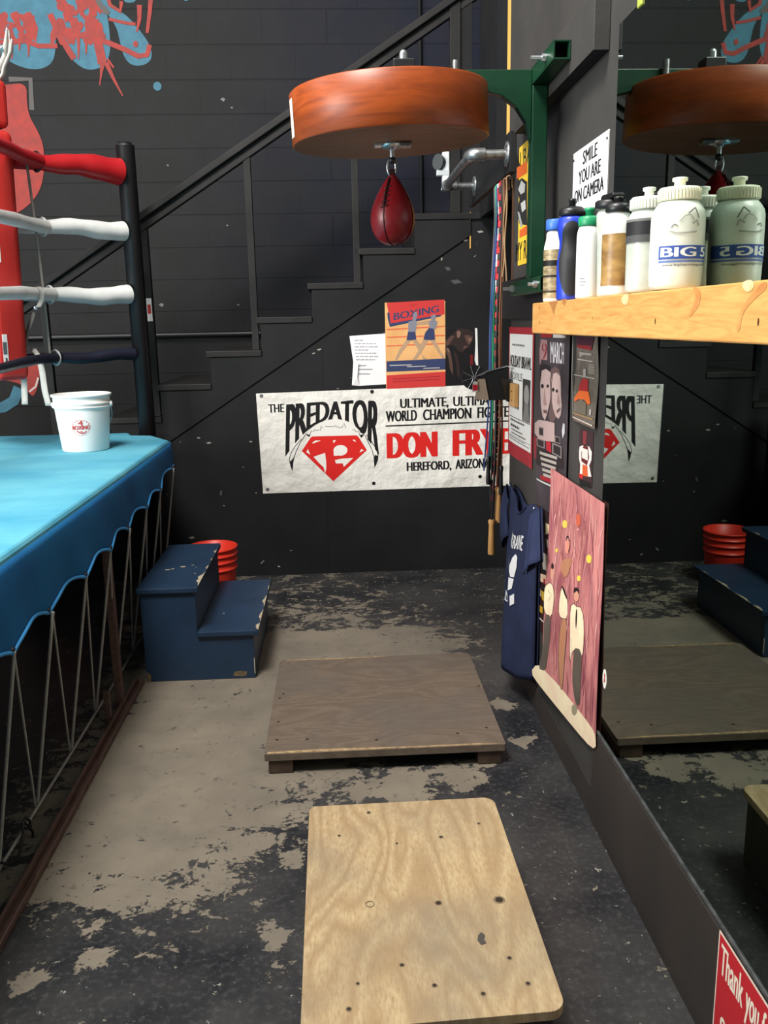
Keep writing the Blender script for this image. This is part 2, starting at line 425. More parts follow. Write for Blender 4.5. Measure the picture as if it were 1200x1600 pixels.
# spray-painted graffiti on the block wall
P = Panel((-6, YB, 0), (1, 0, 0), (0, -1, 0), 8.3, 5.2)
A = Art(P, .0006, .0003); A.smooth = 2
G_b = mat('graffiti_blue', rgb(62, 114, 134), .6, spec=.3, col2=rgb(54, 100, 118), scale=14)
G_r = mat('graffiti_red', rgb(158, 52, 44), .6, spec=.3, col2=rgb(134, 50, 46), scale=18)
G_k = mat('graffiti_grey', rgb(84, 80, 78), .6, spec=.3)
A.polypx([(-40, -40), (85, -40), (88, 30), (87, 80), (82, 98), (68, 107), (50, 109), (28, 103), (8, 92), (-40, 70)], G_b)
A.polypx([(80, -40), (150, -40), (168, 20), (173, 70), (170, 92), (158, 106), (140, 110), (124, 104), (108, 88), (96, 62), (86, 40)], G_b)
A.polypx([(150, -40), (170, 8), (196, 22), (216, 44), (232, 66), (238, 82), (235, 96), (222, 103), (205, 102), (194, 90), (188, 68), (182, 40), (160, 12)], G_b)
A.polypx([(190, -30), (216, -30), (214, 2), (202, 5), (192, 2)], G_b)
def drips(y0, y1, xs, ln, m):
    for i, x in enumerate(xs): A.polypx([(x - 3, y0), (x + 4, y0), (x + 2, y1 + ln[i % len(ln)]), (x, y1 + ln[i % len(ln)] + 6), (x - 1, y1)], m)
rg = random.Random(4)
for x0, x1, y0, y1, n_ in ((-6, 50, 16, 62, 34), (86, 162, -12, 62, 44)):
    for _ in range(n_):                                   # scribbled red spray over the blue letters
        x = rg.uniform(x0, x1); y = rg.uniform(y0, y1 - 8); l = rg.uniform(8, 30); a = rg.uniform(-.5, .9)
        A.linepx([(x, y), (x + a * l * .3, y + l * .5), (x + a * l * .6, min(y + l, y1 + 8))], [rg.uniform(.015, .045), rg.uniform(.03, .06), .01], G_r)
drips(58, 72, [8, 18, 30, 44], [6, 18, 4, 14], G_r); drips(56, 70, [122, 134], [20, 12], G_r)
A.linepx([(0, 66), (40, 64), (60, 72), (90, 72)], 0.0270, G_r); A.linepx([(78, 22), (92, 52), (108, 80), (116, 92)], 0.0360, G_r)
A.linepx([(100, 56), (140, 56), (172, 68), (196, 78), (216, 88), (230, 86), (234, 70)], 0.0300, G_r)
A.linepx([(170, 30), (196, 36), (212, 38)], 0.0180, G_r); A.linepx([(152, 62), (158, 88), (160, 100)], 0.0540, G_r)
A.linepx([(166, 98), (178, 124), (192, 150)], [0.0300, 0.0180, 0.0072], G_r); A.linepx([(160, 100), (158, 118), (156, 134)], [0.0300, 0.0120, 0.0060], G_r); A.linepx([(168, 92), (178, 106)], 0.0120, G_r)
A.linepx([(218, 8), (218, 30), (214, 50)], [0.0300, 0.0240, 0.0090], G_r); A.ellpx(212, 69, 4, 5, G_r)
A.linepx([(165, -20), (172, 8), (188, 18), (190, 2)], 0.0240, G_r); A.linepx([(238, -30), (234, 20), (230, 52)], [0.0300, 0.0240, 0.0180], G_r)
A.linepx([(152, 0), (160, 12), (170, 22)], .03, G_k)
A.ellpx(246, 135, 6.5, 7, G_b); A.polypx([(282, -20), (300, -20), (296, 2), (286, 2)], G_b)
A.polypx([(10, 132), (42, 130), (42, 160), (46, 182), (60, 206), (68, 226), (70, 258), (66, 290), (54, 312), (34, 330), (10, 340), (-40, 340), (-40, 140)], G_r)
A.linepx([(14, 124), (48, 124), (50, 172)], .03, G_k)
A.polypx([(-40, 555), (62, 552), (63, 590), (54, 622), (44, 612), (30, 596), (-40, 590)], G_r)
A.linepx([(-20, 572), (6, 574), (28, 570)], .035, ink(170, 170, 165)); A.linepx([(46, 612), (56, 604), (60, 590)], .012, ink(190, 180, 175))
A.linepx([(-20, 640), (6, 636), (22, 626), (30, 606)], .07, G_b)
A.build('graffiti', wall_back)
A = Art(P, .0006, .0002)
for px, py, s in ((348, 155, 4), (362, 168, 2), (355, 352, 2), (372, 476, 2), (252, 476, 4), (262, 258, 2), (160, 395, 2)):
    A.polypx([(px - s, py), (px, py - s * .6), (px + s, py - s * .2), (px + s * .4, py + s)], ink(110, 108, 106))
A.build('chipped_paint', wall_back)

# panelled side of the stairs, closed down to the floor
RUN, RISE, X0, Z0 = .2888, .1788, -.996, 1.133
steps = [(X0 + RUN * i, Z0 + RISE * i) for i in range(-6, 6)]
prof = [(-4.0, 0), (2.3, 0), (2.3, 2.5), (.757, 2.5), (.757, steps[-1][1] - .03)]
for i in range(len(steps) - 1, -1, -1):
    x, z = steps[i]; prof += [(x, z - .035)]
    if i: prof += [(x, steps[i - 1][1] - .035)]
prof += [(-2.78, 0.06), (-4.0, .06)]
wall_stair = MB().prism(prof, lambda a, b, k: (a, YP + .04 * k, b), M_black)
wall_stair = struct(wall_stair.build('wall_stair', base=(0, YP, 0)))
P = Panel((-4, YP, 0), (1, 0, 0), (0, -1, 0), 6.3, 2.5)
A = Art(P, .0006, .0002); rr = random.Random(3)
for px, py, s in ((345, 770, 8), (300, 840, 5), (262, 772, 2), (392, 690, 3), (255, 645, 3), (310, 684, 3), (326, 692, 4), (282, 690, 5), (548, 590, 2), (600, 520, 2), (490, 552, 3), (499, 546, 4), (755, 479, 2), (528, 607, 2), (350, 790, 2), (400, 770, 2), (436, 885, 3), (410, 878, 6), (455, 860, 2), (380, 730, 2), (700, 420, 7), (712, 440, 9), (690, 405, 5), (726, 375, 5), (745, 380, 6), (750, 362, 5), (742, 400, 4)):
    c = ink(150, 146, 138) if s < 7 else ink(74, 74, 74)
    a = rr.uniform(0, 6); A.polypx([(px + s * math.cos(a) * 1.2, py + s * math.sin(a) * .5), (px + s * .3, py - s * .4), (px - s * math.cos(a), py - s * math.sin(a) * .4), (px - s * .2, py + s * .45)], c)
A.linepx([(512, 775), (513, 893)], .004, ink(20, 20, 21)); A.linepx([(503, 545), (504, 612)], .004, ink(22, 22, 23))
A.build('chipped_paint', wall_stair)

# staircase
st = thing('staircase', (-.6, YP, 0), 'black painted staircase climbing to the right along the block wall', 'staircase')
mb = MB()
sl = RISE / RUN
dz = lambda x: .811 + .645 * (x + .948)
pf = [(.757, dz(.757)), (.757, steps[-1][1] - .036)]
for i in range(len(steps) - 1, 0, -1):
    x, z = steps[i]; pf += [(x, z - .036), (x, steps[i - 1][1] - .036)]
pf += [(-2.2, steps[1][1] - .036), (-2.2, max(.02, dz(-2.2)))]
mb.prism(pf, lambda a, b, k: (a, YP - .009 + .0085 * k, b), M_black); mb.build('stringer', st, bevel=.002)
for i, (x, z) in enumerate(steps):
    if z < .2: continue
    x1 = x + RUN if i < 11 else 1.6
    MB().box((x - .022, YP - .016, z - .034), (x1 - .002, YB - .002, z), M_blackwood).build('tread', st, bevel=.004)
    if i < 11: MB().box((x1 - .002, YP + .045, z + .001), (x1 + .016, YB - .002, z + RISE - .035), M_black).build('riser', st)
def rail_pt(x, off=0): return (x, YP + .03, 2.043 + .625 * (x + 1.047) + off)
MB().beam(rail_pt(-2.6, -.022), rail_pt(1.1, -.022), .10, .036, M_blackwood).build('handrail', st, bevel=.005)
MB().beam(rail_pt(-2.6, -.066), rail_pt(1.1, -.066), .045, .05, M_blackwood).build('rail_support', st, bevel=.003)
for x in (-1.60, -1.025, -.452, .126):
    zt = 2.043 + .625 * (x + 1.047) - .05; zb = Z0 + RISE * math.floor((x - X0) / RUN)
    MB().box((x - .019, YP + .012, max(zb, .2)), (x + .019, YP + .05, zt), M_blackwood).build('baluster', st, bevel=.003)
col = struct(MB().box((.645, YP + .0, steps[-1][1] + .001), (.70, YP + .06, 4.2), M_blackwood).box((.70, YP + .012, steps[-1][1] + .001), (.765, YP + .06, 4.2), M_black).build('trim_1', bevel=.002))
P = Panel((-1.046, YP + .0105, 1.5), (1, 0, 0), (0, -1, 0), .04, .17)
q = ony(228, 466, YP); q2 = ony(233, 502, YP)
stk = thing('sticker', (-1.02, YP + .01, q2.z), 'small white and red sticker on the thin black baluster behind the ring post', 'sticker')
P = Panel((-1.041, YP + .0112, q2.z), (1, 0, 0), (0, -1, 0), .03, q.z - q2.z)
P.sheet(ink(220, 218, 214), 'label_sheet', stk); A = Art(P); A.rect(.006, .04, .024, .09, ink(180, 50, 46)); A.build('print', stk)

# conduit on the block wall
for nm, pts, r in (('conduit', [(.575, YB - .016, 2.03), (.575, YB - .016, 4.6)], .012), ('conduit', [(-2.4, YB - .02, 1.395), (-.50, YB - .02, 1.395)], .019)):
    o = MB().tube(pts, r, M_dark if r > .015 else M_black, 10).build(nm)
    tag(o, 'thick black horizontal pipe low on the block wall behind the balusters' if r > .015 else 'thin dark vertical conduit on the blue-black block wall beside the speed bag', 'pipe')
em = thing('emergency_light', (.61, YP + .03, 2.14), 'white emergency light with round grey lamp heads on the black column, behind the pipe handle', 'light')
mb = MB(); mb.box((.602, YP - .002, 2.19), (.640, YP + .05, 2.345), ink(214, 220, 222)); mb.build('housing', em, bevel=.006)
MB().tube([(.602, YP + .02, 2.292), (.575, YP + .0, 2.292)], [.03, .042], ink(70, 74, 76), 16).build('lamp_head', em)
MB().box((.570, YP - .004, 2.222), (.640, YP + .03, 2.252), ink(190, 196, 198)).build('bracket', em, bevel=.004)
MB().tube([(.625, YP + .02, 2.19), (.628, YP + .015, 2.15)], [.026, .034], ink(186, 190, 190), 14).build('lamp_head', em)
MB().box((.640, YP + .0, 2.24), (.6455, YP + .04, 2.3), M_black).build('mounting_plate', em)

# right wall, upper framing and the dark doorway beyond its end
mb = MB(); mb.box((XW, -1.6, 0), (.80, 3.56, 4.4), M_rightwall); mb.box((XW, 3.56, 2.0), (.80, 3.64, 4.4), M_rightwall)
wr = struct(mb.build('wall_right', base=(XW, 0, 0)))
struct(MB().box((XW - .001, 3.645, 2.18), (XW + .04, 3.70, 4.4), M_rawwood).build('trim_2'))
struct(MB().box((XW + .006, 3.705, 2.0), (XW + .05, 3.97, 4.4), M_black).build('trim_3'))
struct(MB().box((XW + .01, 3.975, 2.72), (XW + .05, 3.985, 2.92), M_rawwood).build('trim_4'))
struct(MB().box((XW + .09, 3.56, 2.0), (XW + .12, YP - .001, 4.4), M_black).build('wall_above_doorway'))
mb = MB(); mb.box((2.2, 3.3, 0), (2.3, YP - .001, 2.5), M_black); mb.box((.80, 3.3, 0), (2.2, 3.36, 2.5), M_black)
struct(mb.build('wall_dark_room')); struct(MB().box((.83, 3.3, 2.5), (2.3, YP - .001, 2.56), M_black).build('ceiling'))
struct(MB().box((.750, YP - .006, 1.84), (.756, YP - .0005, 2.03), M_rawwood).build('trim_5'))
struct(MB().box((XW - .003, 3.535, 1.60), (XW - .0005, 3.56, 1.99), M_rawbrown).build('trim_6'))
struct(MB().box((XW - .008, -1.6, 0), (XW - .0005, 2.262, .288), M_strip).build('baseboard_right', bevel=.002))
struct(MB().box((XW - .0045, 2.262, 0), (XW - .0005, 3.556, .10), M_strip).build('baseboard_right_far', bevel=.002))
BF = .672   # front of the boards screwed to the wall
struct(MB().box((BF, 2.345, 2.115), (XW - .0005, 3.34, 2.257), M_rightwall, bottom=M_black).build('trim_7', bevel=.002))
struct(MB().box((BF, 2.56, 1.455), (XW - .0005, 3.54, 1.60), M_black).build('trim_8', bevel=.002))
struct(MB().box((.690, 3.50, 2.012), (XW - .0005, 4.56, 2.16), M_black, bottom=M_rawbrown).build('trim_9', bevel=.002))

# mirror
mm = bpy.data.materials.new('smoky_mirror_glass'); mm.use_nodes = True; b = mm.node_tree.nodes['Principled BSDF']
b.inputs['Base Color'].default_value = (.27, .335, .295, 1); b.inputs['Metallic'].default_value = 1; b.inputs['Roughness'].default_value = .012
mi = thing('mirror', (XW, .6, .30), 'large dark wall mirror reflecting the floor and banner, beside the pink painting', 'mirror')
MB().box((XW - .006, -1.2, .305), (XW - .0008, 2.255, 2.145), mm).build('glass', mi)
MB().box((XW - .009, -1.2, .296), (XW - .0006, 2.255, .304), M_steel).build('bottom_channel', mi)
MB().box((XW - .010, 2.09, 2.135), (XW - .0006, 2.12, 2.16), mat('yellowed_clip', rgb(160, 168, 70), .5)).build('clip', mi, bevel=.002)

# ================================================================== BOXING RING
M_mat = mat('ring_canvas_blue', rgb(64, 140, 168), .8, spec=.2, col2=rgb(100, 170, 186), scale=2.2, stretch=(1, 1.6, 1), lo=.3, hi=.75, bump=.0012, bscale=16)
M_apron = mat('apron_shaded_blue', rgb(28, 98, 148), .8, spec=.15, col2=rgb(24, 86, 136), scale=4, bump=.002, bscale=5, bstretch=(1, 3, .6))  # same cloth as the canvas; the hanging side's shade is darkened into this blue
M_rust = mat('rusty_brown_steel', rgb(104, 80, 70), .6, metal=.1, col2=rgb(78, 56, 50), scale=12, stretch=(6, 1, 6))
M_rope = mat('pale_cord', rgb(168, 166, 160), .8, col2=rgb(140, 138, 132), scale=150)
M_redv = mat('red_vinyl', rgb(184, 30, 36), .35, spec=.5, col2=rgb(176, 24, 32), scale=6, bump=.002, bscale=9)
M_white = mat('white_vinyl', rgb(226, 228, 226), .5, spec=.4, col2=rgb(212, 214, 212), scale=9, bump=.003, bscale=14)
M_navy = mat('black_navy_vinyl', rgb(28, 30, 46), .4, spec=.5, bump=.002, bscale=10)
M_padred = mat('pad_red_vinyl', rgb(184, 46, 40), .45, spec=.4, col2=rgb(166, 36, 34), scale=4)
ring = thing('boxing_ring', (-.86, 2.6, 0), 'raised boxing ring with blue canvas, red corner pad and laced blue apron', 'boxing ring')
# canvas top with a notched corner for the post
cnr = [(-.860, -1.0), (-.860, 4.385), (-.985, 4.60), (-1.10, 4.63), (-1.14, 4.74), (-4.6, 4.74), (-4.6, -1.0)]
MB().prism(list(reversed(cnr)), lambda a, b, k: (a, b, RM - .045 * (1 - k)), M_mat).build('canvas', ring, bevel=.022, bseg=3)
GY = [-.85 + .313 * i for i in range(0, 9)] + [2.09 + .0 * 0]
GY = [2.09 - .308 * i for i in range(9, 0, -1)] + [2.09, 2.394, 2.736, 3.047, 3.347, 3.662, 3.964, 4.311]
GZ = [.645] * 9 + [.646, .647, .652, .659, .665, .682, .698, .745]
def apron_z(y):
    for i in range(len(GY) - 1):
        if GY[i] <= y <= GY[i + 1]:
            t = (y - GY[i]) / (GY[i + 1] - GY[i]); return GZ[i] + (GZ[i + 1] - GZ[i]) * t + .034 * math.sin(PI * t) ** .75
    return GZ[-1] + (.012 if y > GY[-1] else 0)
def apron(u, v):
    y = -.68 + u * (4.385 + .68); zb = apron_z(y); z = zb + (RM - .020 - zb) * v
    return (-.8605 + .010 * (1 - math.exp(-(1 - v) * 5)) + .010 * (1 - v) * (1 + math.sin(y * 7)) * .5 + .005 * math.sin(y * 21 + v * 2) * (1 - v) ** 2, y, z)
mb = MB(); mb.grid(apron, 340, 10, M_apron); ap = mb.build('apron', ring, solid=.004)
mb = MB()
def apron2(u, v):
    a = Vector((-.862, 4.385)); c = Vector((-.985, 4.60)); p = a + (c - a) * u
    return (p.x + .004, p.y, .755 + .03 * u + (RM - .767 - .03 * u) * v)
mb.grid(apron2, 8, 4, M_apron); mb.build('apron_corner_flap', ring, solid=.004)
mb = MB(); mb.tube([(apron(i / 340, 0)[0] + .002, apron(i / 340, 0)[1], apron(i / 340, 0)[2] + .004) for i in range(341)], .0055, mat('apron_hem', rgb(48, 132, 190), .7), 6); mb.build('hem', ap)
for y, z in zip(GY, GZ):
    if y > 1.7:
        x_ = apron((y + .68) / 5.065, 0)[0]; MB().tube([(x_ + .001, y, z + .014), (x_ + .006, y, z + .014)], [.011, .009], M_dark, 12).build('grommet', ap)
# lacing: every grommet down to the cable near the floor
CBX, CBZ = -.945, .045
for i in range(7, len(GY)):
    y, z = GY[i], GZ[i]
    j = 0
    pts = [(-.836 + (CBX + .836) * t, y + .008 * t, z + .010 + (CBZ + .008 - z - .010) * t + 0) for t in (0, .25, .5, .75, 1)]
    MB().tube(pts, .0048, M_rope, 6).build('lacing_cord', ring)
    if i + 1 < len(GY):
        q = (CBX, GY[i + 1] - .012, CBZ + .008)
        MB().tube([(-.842, y + .012, z - .004), q], .0034, M_rope, 6).build('lacing_cord', ring)
MB().tube([(CBX, .8, CBZ), (CBX, 2.7, CBZ - .006), (CBX, 4.5, CBZ)], .005, M_rope, 6).build('floor_cable', ring)
mb = MB(); mb.box((-.875, .5, .002), (-.842, 3.395, .010), M_rust); mb.box((-.875, .5, .010), (-.866, 3.395, .036), M_rust); mb.box((-.849, .5, .010), (-.842, 3.395, .024), M_rust)
mb.build('base_rail', ring, bevel=.0015)
MB().box((-.900, 3.15, .002), (-.872, 3.185, .845), M_rust).build('frame_upright', ring, bevel=.002)
MB().box((-.900, 3.00, .002), (-.878, 3.02, .14), M_rust).build('frame_stub', ring, bevel=.002)
for a, b in (((-3.0, 3.2, 0.002), (-2.95, 3.25, .845)), ((-1.62, 4.3, 0.002), (-1.57, 4.35, .845)), ((-3.0, .2, .002), (-2.95, .25, .845)), ((-1.3, -.2, .002), (-1.25, -.15, .845))):
    MB().box(a, b, M_dark).build('frame_upright', ring)
MB().box((-4.4, 4.28, .72), (-1.0, 4.36, .843), M_dark).build('frame_beam', ring)
# corner post, turnbuckle covers, ropes, pad
PX, PY_ = -1.035, 4.69
MB().lathe([(.044, 0.002), (.046, 2.34), (.047, 2.345), (.034, 2.352), (.034, 2.36)], (PX, PY_, 0), M_dark, 24).build('corner_post', ring)
d45 = Vector((-.7071, -.7071, 0)); ROPES = [(2.222, .050, .072, M_redv), (1.932, .046, .053, M_white), (1.612, .046, .053, M_white), (1.312, .036, .036, M_navy)]
rj = random.Random(5)
for z, r0, r1, m in ROPES:
    a = Vector((PX, PY_, z)) + d45 * .05; n = 12; pts = []; rad = []
    for k in range(n + 1):
        t = k / n; pts.append(a + d45 * (.43 * t) + Vector((0, 0, .006 * math.sin(t * 7 + z * 5) - .004 * t)))
        rad.append((r1 + (r0 * .78 - r1) * t) * (1 + .05 * math.sin(t * 17 + z)) * (.97 if k in (0, n) else 1))
    MB().tube(pts, rad, m, 20, flat=.9).build('turnbuckle_cover', ring)
    e = pts[-1]; rr_ = r0 * .62
    for dv, ln in ((Vector((0, -1, 0)), 3.9), (Vector((-1, 0, 0)), 3.1)):
        p2 = [e - d45 * .02] + [e + dv * (ln * t) + d45 * .02 * (t < .5) + Vector((0, 0, .005 * math.sin(t * 22) - .03 * math.sin(PI * t))) for t in [i / 24 for i in range(1, 25)]]
        MB().tube(p2, [rr_ * 1.15] + [rr_ * (1 + .06 * math.sin(i * 1.7)) for i in range(24)], m, 14).build('ring_rope', ring)
    MB().tube([pts[-1] + d45 * .0 + Vector((.03 * math.cos(t), -.03 * math.cos(t), (rr_ + .012) * math.sin(t))) for t in [2 * PI * i / 16 for i in range(16)]], .006, M_dark if m is M_redv else M_white, 6, closed=True).build('rope_loop', ring)
# pad hung in the corner
pc = Vector((-1.575, 4.205, 0)); pu = Vector((.7071, -.7071, 0)); pn = d45; LE = .075   # the pad leans a little
PADM = Matrix(((pu.x, pn.x, pu.x * LE, pc.x - pu.x * LE * 1.45), (pu.y, pn.y, pu.y * LE, pc.y - pu.y * LE * 1.45), (0, 0, 1, 0), (0, 0, 0, 1)))
mb = MB(); mb.X = PADM
mb.box((-.135, -.07, 1.22), (.135, .08, 2.30), M_padred); pad = mb.build('corner_pad', ring, bevel=.03, bseg=4)
mb = MB(); mb.X = PADM
mb.box((-.14, -.06, 2.31), (.13, .07, 2.50), M_padred); mb.build('pad_head', pad, bevel=.022, bseg=3)
for z0, z1 in ((1.745, 1.885), (1.29, 1.43)):
    mb = MB(); mb.X = PADM; mb.box((.1345, .030, z0), (.1365, .052, z1), ink(226, 226, 222)); mb.box((.136, .034, z0 + .05), (.1372, .052, z1 - .035), ink(90, 94, 98)); mb.box((.136, .036, z0 + .012), (.1372, .044, z0 + .034), ink(40, 40, 42)); mb.build('pad_label', pad)
# tape, spacer cord and hanging ties
MB().tube([(-1.44, 4.25, 2.21), (-1.405, 4.27, 2.26), (-1.40, 4.29, 2.22), (-1.392, 4.30, 1.93), (-1.382, 4.29, 1.62), (-1.378, 4.28, 1.30)], .0065, M_rope, 8).build('spacer_cord', ring)
def ribbon(pts, wdt, m, name):
    V3 = [Vector(p) for p in pts]; mb = MB(); n = len(V3); sub = []
    for i in range(n - 1):
        for t in (0, .25, .5, .75): sub.append(V3[i].lerp(V3[i + 1], t))
    sub.append(V3[-1]); sd = Vector((.92, -.4, 0)).normalized() * wdt / 2
    vs = [p - sd for p in sub] + [p + sd for p in sub]; k = len(sub)
    mb.add(vs, [(i, i + 1, i + 1 + k, i + k) for i in range(k - 1)], m, True)
    return mb.build(name, ring, solid=.003)
M_tie = mat('white_cloth_tie', rgb(206, 204, 196), .85, col2=rgb(188, 186, 178), scale=20)
def pr(px, py, y): return ony(px, py, y)
ribbon([pr(52, 545, 4.24), pr(60, 556, 4.18), pr(66, 580, 4.17), pr(70, 610, 4.17), pr(76, 634, 4.17)], .034, M_tie, 'white_tie')
ribbon([pr(36, 578, 4.24), pr(38, 600, 4.23), pr(39, 632, 4.22)], .036, M_tie, 'white_tie')
ribbon([pr(54, 488, 4.22), pr(44, 515, 4.22), pr(32, 568, 4.22)], .024, mat('grey_strap', rgb(140, 138, 132), .8), 'grey_strap')
ribbon([pr(60, 448, 4.18), pr(66, 456, 4.15), pr(65, 470, 4.15), pr(60, 480, 4.16)], .03, mat('grey_strap', rgb(140, 138, 132), .8), 'grey_strap')
MB().ball(pr(56, 481, 4.17), .011, M_zinc).build('buckle', ring)
mb = MB(); rt_ = random.Random(2)
for k in range(6):
    a = pc + pu * .08 + Vector((.03 + .012 * k, -.03, 2.50)); pts = [a]
    for j in range(4): a = a + Vector((rt_.uniform(-.01, .045), rt_.uniform(-.03, .01), rt_.uniform(.02, .06))); pts.append(a)
    mb.tube(pts, [.012, .016, .014, .012, .006], M_tie, 6, flat=.4)
mb.build('white_tape', ring)

# cable loop under the ring
pts = [onx(*q, -.93) for q in ((2, 1348), (14, 1350), (26, 1344), (33, 1325), (36, 1300), (35, 1285), (40, 1277), (46, 1282), (48, 1292), (42, 1295), (36, 1292), (36, 1284), (44, 1290), (51, 1300), (51, 1325), (44, 1345), (39, 1354))]
tag(MB().tube(pts, .004, M_rubber, 6).build('cable'), 'thin black cable hanging in a loop under the near end of the ring', 'cable')

# ================================================================== BUCKETS
M_bw = mat('white_plastic', rgb(236, 236, 232), .4, spec=.4, sss=.0)
def bucket(name, loc, r0, r1, h, m, label, ribs, bail):
    t = thing(name, loc, label, 'bucket')
    pf = [(r0 * .96, 0), (r0, .006)]; zz = lambda q: r0 + (r1 - r0) * q / h
    pf.append((zz(ribs[0] - .012), ribs[0] - .012))
    for q in ribs: pf += [(zz(q) + .0015, q - .003), (zz(q) + .0075, q - .001), (zz(q) + .0075, q + .003), (zz(q) + .0015, q + .005)]
    pf += [(zz(h - .012), h - .012), (r1 + .006, h - .010), (r1 + .006, h - .001), (r1 + .003, h), (r1 - .003, h - .002), (zz(h * .5) - .004, h * .5), (r0 - .004, .008), (.001, .007)]
    MB().lathe(pf, loc, m, 48, cap=(True, False)).build('body', t)
    return t
wb = bucket('white_bucket', onz(132, 704, RM) + Vector((0, .03, 0)), .106, .129, .264, M_bw, 'white plastic bucket with a red round logo standing on the blue ring canvas', [.205, .222], 1)
wl = WPOS[wb.name]
MB().tube([wl + Vector((.130 * math.cos(a), .130 * math.sin(a), .214 - .13 * abs(math.sin(a)) ** 1.2 * (1 if math.sin(a) > 0 else 0) - (.02 if math.sin(a) > 0.1 else 0))) for a in [PI * i / 20 for i in range(21)]], .002, M_zinc, 6).build('bail_handle', wb)
for s in (-1, 1): MB().tube([wl + Vector((s * .125, 0, .214)), wl + Vector((s * .139, 0, .214))], [.014, .011], M_bw, 12).build('bail_ear', wb)
class Cyl:                                                # the outside of a round body as a printable sheet, u along the arc
    def __init__(s, c, r, ang, slope=0.0): s.c = Vector(c); s.r = r; s.a = ang; s.sl = slope; s.N = Vector((0, 0, 0)); s.U = s.V = None
    def pt(s, u, v, off=0):
        a = s.a + u / s.r; q = s.r + off + s.sl * v
        return s.c + Vector((q * math.cos(a), q * math.sin(a), v))
def refine(vs, fs, mx):
    bm = bmesh.new(); bv = [bm.verts.new((a, b, 0)) for a, b in vs]
    for f in fs:
        try: bm.faces.new([bv[i] for i in f])
        except Exception: pass
    bmesh.ops.triangulate(bm, faces=bm.faces[:])
    for _ in range(7):
        ed = [e for e in bm.edges if e.calc_length() > mx]
        if not ed: break
        bmesh.ops.subdivide_edges(bm, edges=ed, cuts=1); bmesh.ops.triangulate(bm, faces=[f for f in bm.faces if len(f.verts) > 3])
    bm.verts.index_update(); q = [(v.co.x, v.co.y) for v in bm.verts]; t = []
    for f in bm.faces:
        k = tuple(v.index for v in f.verts); n = (f.verts[1].co - f.verts[0].co).cross(f.verts[2].co - f.verts[0].co).z; t.append(k if n > 0 else tuple(reversed(k)))
    bm.free(); return q, t
class CylArt(Art):
    def text(s, t, u, v, wd, h, m, bold=0.02):
        vs, fs = text_mesh(t); k = bold * h * 1.6; q, f = refine([(u + k + a * (wd - 2 * k), v + b * h) for a, b in vs], fs, .007); s.off += s.step
        for du in ((-k, -k * .5, 0, k * .5, k) if k else (0,)):
            s.mb.add([s.P.pt(a + du, b, s.off) for a, b in q], f, m); s.off += s.step * .2
    def _up(s, fs): return fs
    def poly(s, pts, m, fine=2):
        s.off += s.step
        q, f = refine(pts, [tuple(t) for t in tessellate_polygon([[Vector((a, b, 0)) for a, b in pts]])], .007)
        s.mb.add([s.P.pt(a, b, s.off) for a, b in q], f, m)
    def line(s, pts, w, m):
        for i in range(len(pts) - 1):
            a, b = Vector(pts[i]), Vector(pts[i + 1]); d = (b - a).normalized(); n = Vector((-d.y, d.x)) * w / 2
            s.off -= s.step; s.poly([tuple(a + n), tuple(b + n), tuple(b - n), tuple(a - n)], m)
        s.off += s.step
cy = Cyl(wl, .1065, math.atan2(-wl.y, -wl.x) - .12, (.129 - .106) / .264); A = CylArt(cy, .0008, .0002)
k = ink(176, 52, 50); k2 = ink(206, 140, 136)
A.text('BOXING', -.036, .108, .072, .019, k, .03); A.text('4', -.012, .128, .022, .02, k, .02)
for i in range(9):
    a = PI * (1 - (i + .5) / 9) ; A.poly([(.036 * math.cos(a) + x, .117 + .034 * math.sin(a) + y) for x, y in ((-.003, -.003), (.003, -.003), (.003, .003), (-.003, .003))], k2)
for i in range(11):
    a = -PI * (i + .5) / 11; A.poly([(.033 * math.cos(a) + x, .117 + .036 * math.sin(a) + y) for x, y in ((-.002, -.002), (.002, -.002), (.002, .002), (-.002, .002))], k2)
A.line([(-.018, .103), (-.008, .094), (.004, .089), (.014, .094), (.02, .102)], .004, k); A.line([(-.004, .1), (.006, .096)], .004, k)
A.build('logo', wb)
M_br = mat('red_plastic', rgb(214, 52, 36), .42, spec=.4)
rb_ = ony(331, 853, 4.46)
bucket('red_bucket', (rb_.x, 4.46, 0), .110, .128, rb_.z, M_br, 'red plastic bucket on the floor behind the blue steps', [rb_.z - .115, rb_.z - .075, rb_.z - .04], 1)

# ================================================================== BLUE STEPS
M_step = mat('navy_step_paint', rgb(27, 46, 68), .42, spec=.4, col2=rgb(33, 54, 78), scale=5, bump=.0008, bscale=30)
sb = thing('step_box', (-.6, 3.78, 0), 'navy blue painted wooden two-step box against the ring, edges chipped', 'steps')
y0, y1 = 3.405, 4.10
mb = MB(); mb.prism([(-.835, .001), (-.382, .001), (-.382, .192), (-.612, .192), (-.612, .385), (-.835, .385)], lambda a, b, k: (a, y0 + .02 * k, b), M_step)
mb.build('side_panel', sb, bevel=.002)
mb = MB(); mb.prism([(-.835, .001), (-.382, .001), (-.382, .192), (-.612, .192), (-.612, .385), (-.835, .385)], lambda a, b, k: (a, y1 - .02 * k, b), M_step); mb.build('side_panel', sb, bevel=.002)
MB().box((-.402, y0 + .02, .001), (-.382, y1 - .02, .192), M_step).build('riser', sb); MB().box((-.632, y0 + .02, .192), (-.612, y1 - .02, .385), M_step).build('riser', sb)
MB().box((-.848, y0 - .012, .385), (-.598, y1 + .02, .409), M_step).build('tread', sb, bevel=.004)
MB().box((-.612, y0 - .012, .192), (-.360, y1 + .02, .216), M_step).build('tread', sb, bevel=.004)
chip = mat('bare_chipped_wood', rgb(186, 172, 148), .8, col2=rgb(150, 136, 112), scale=40)
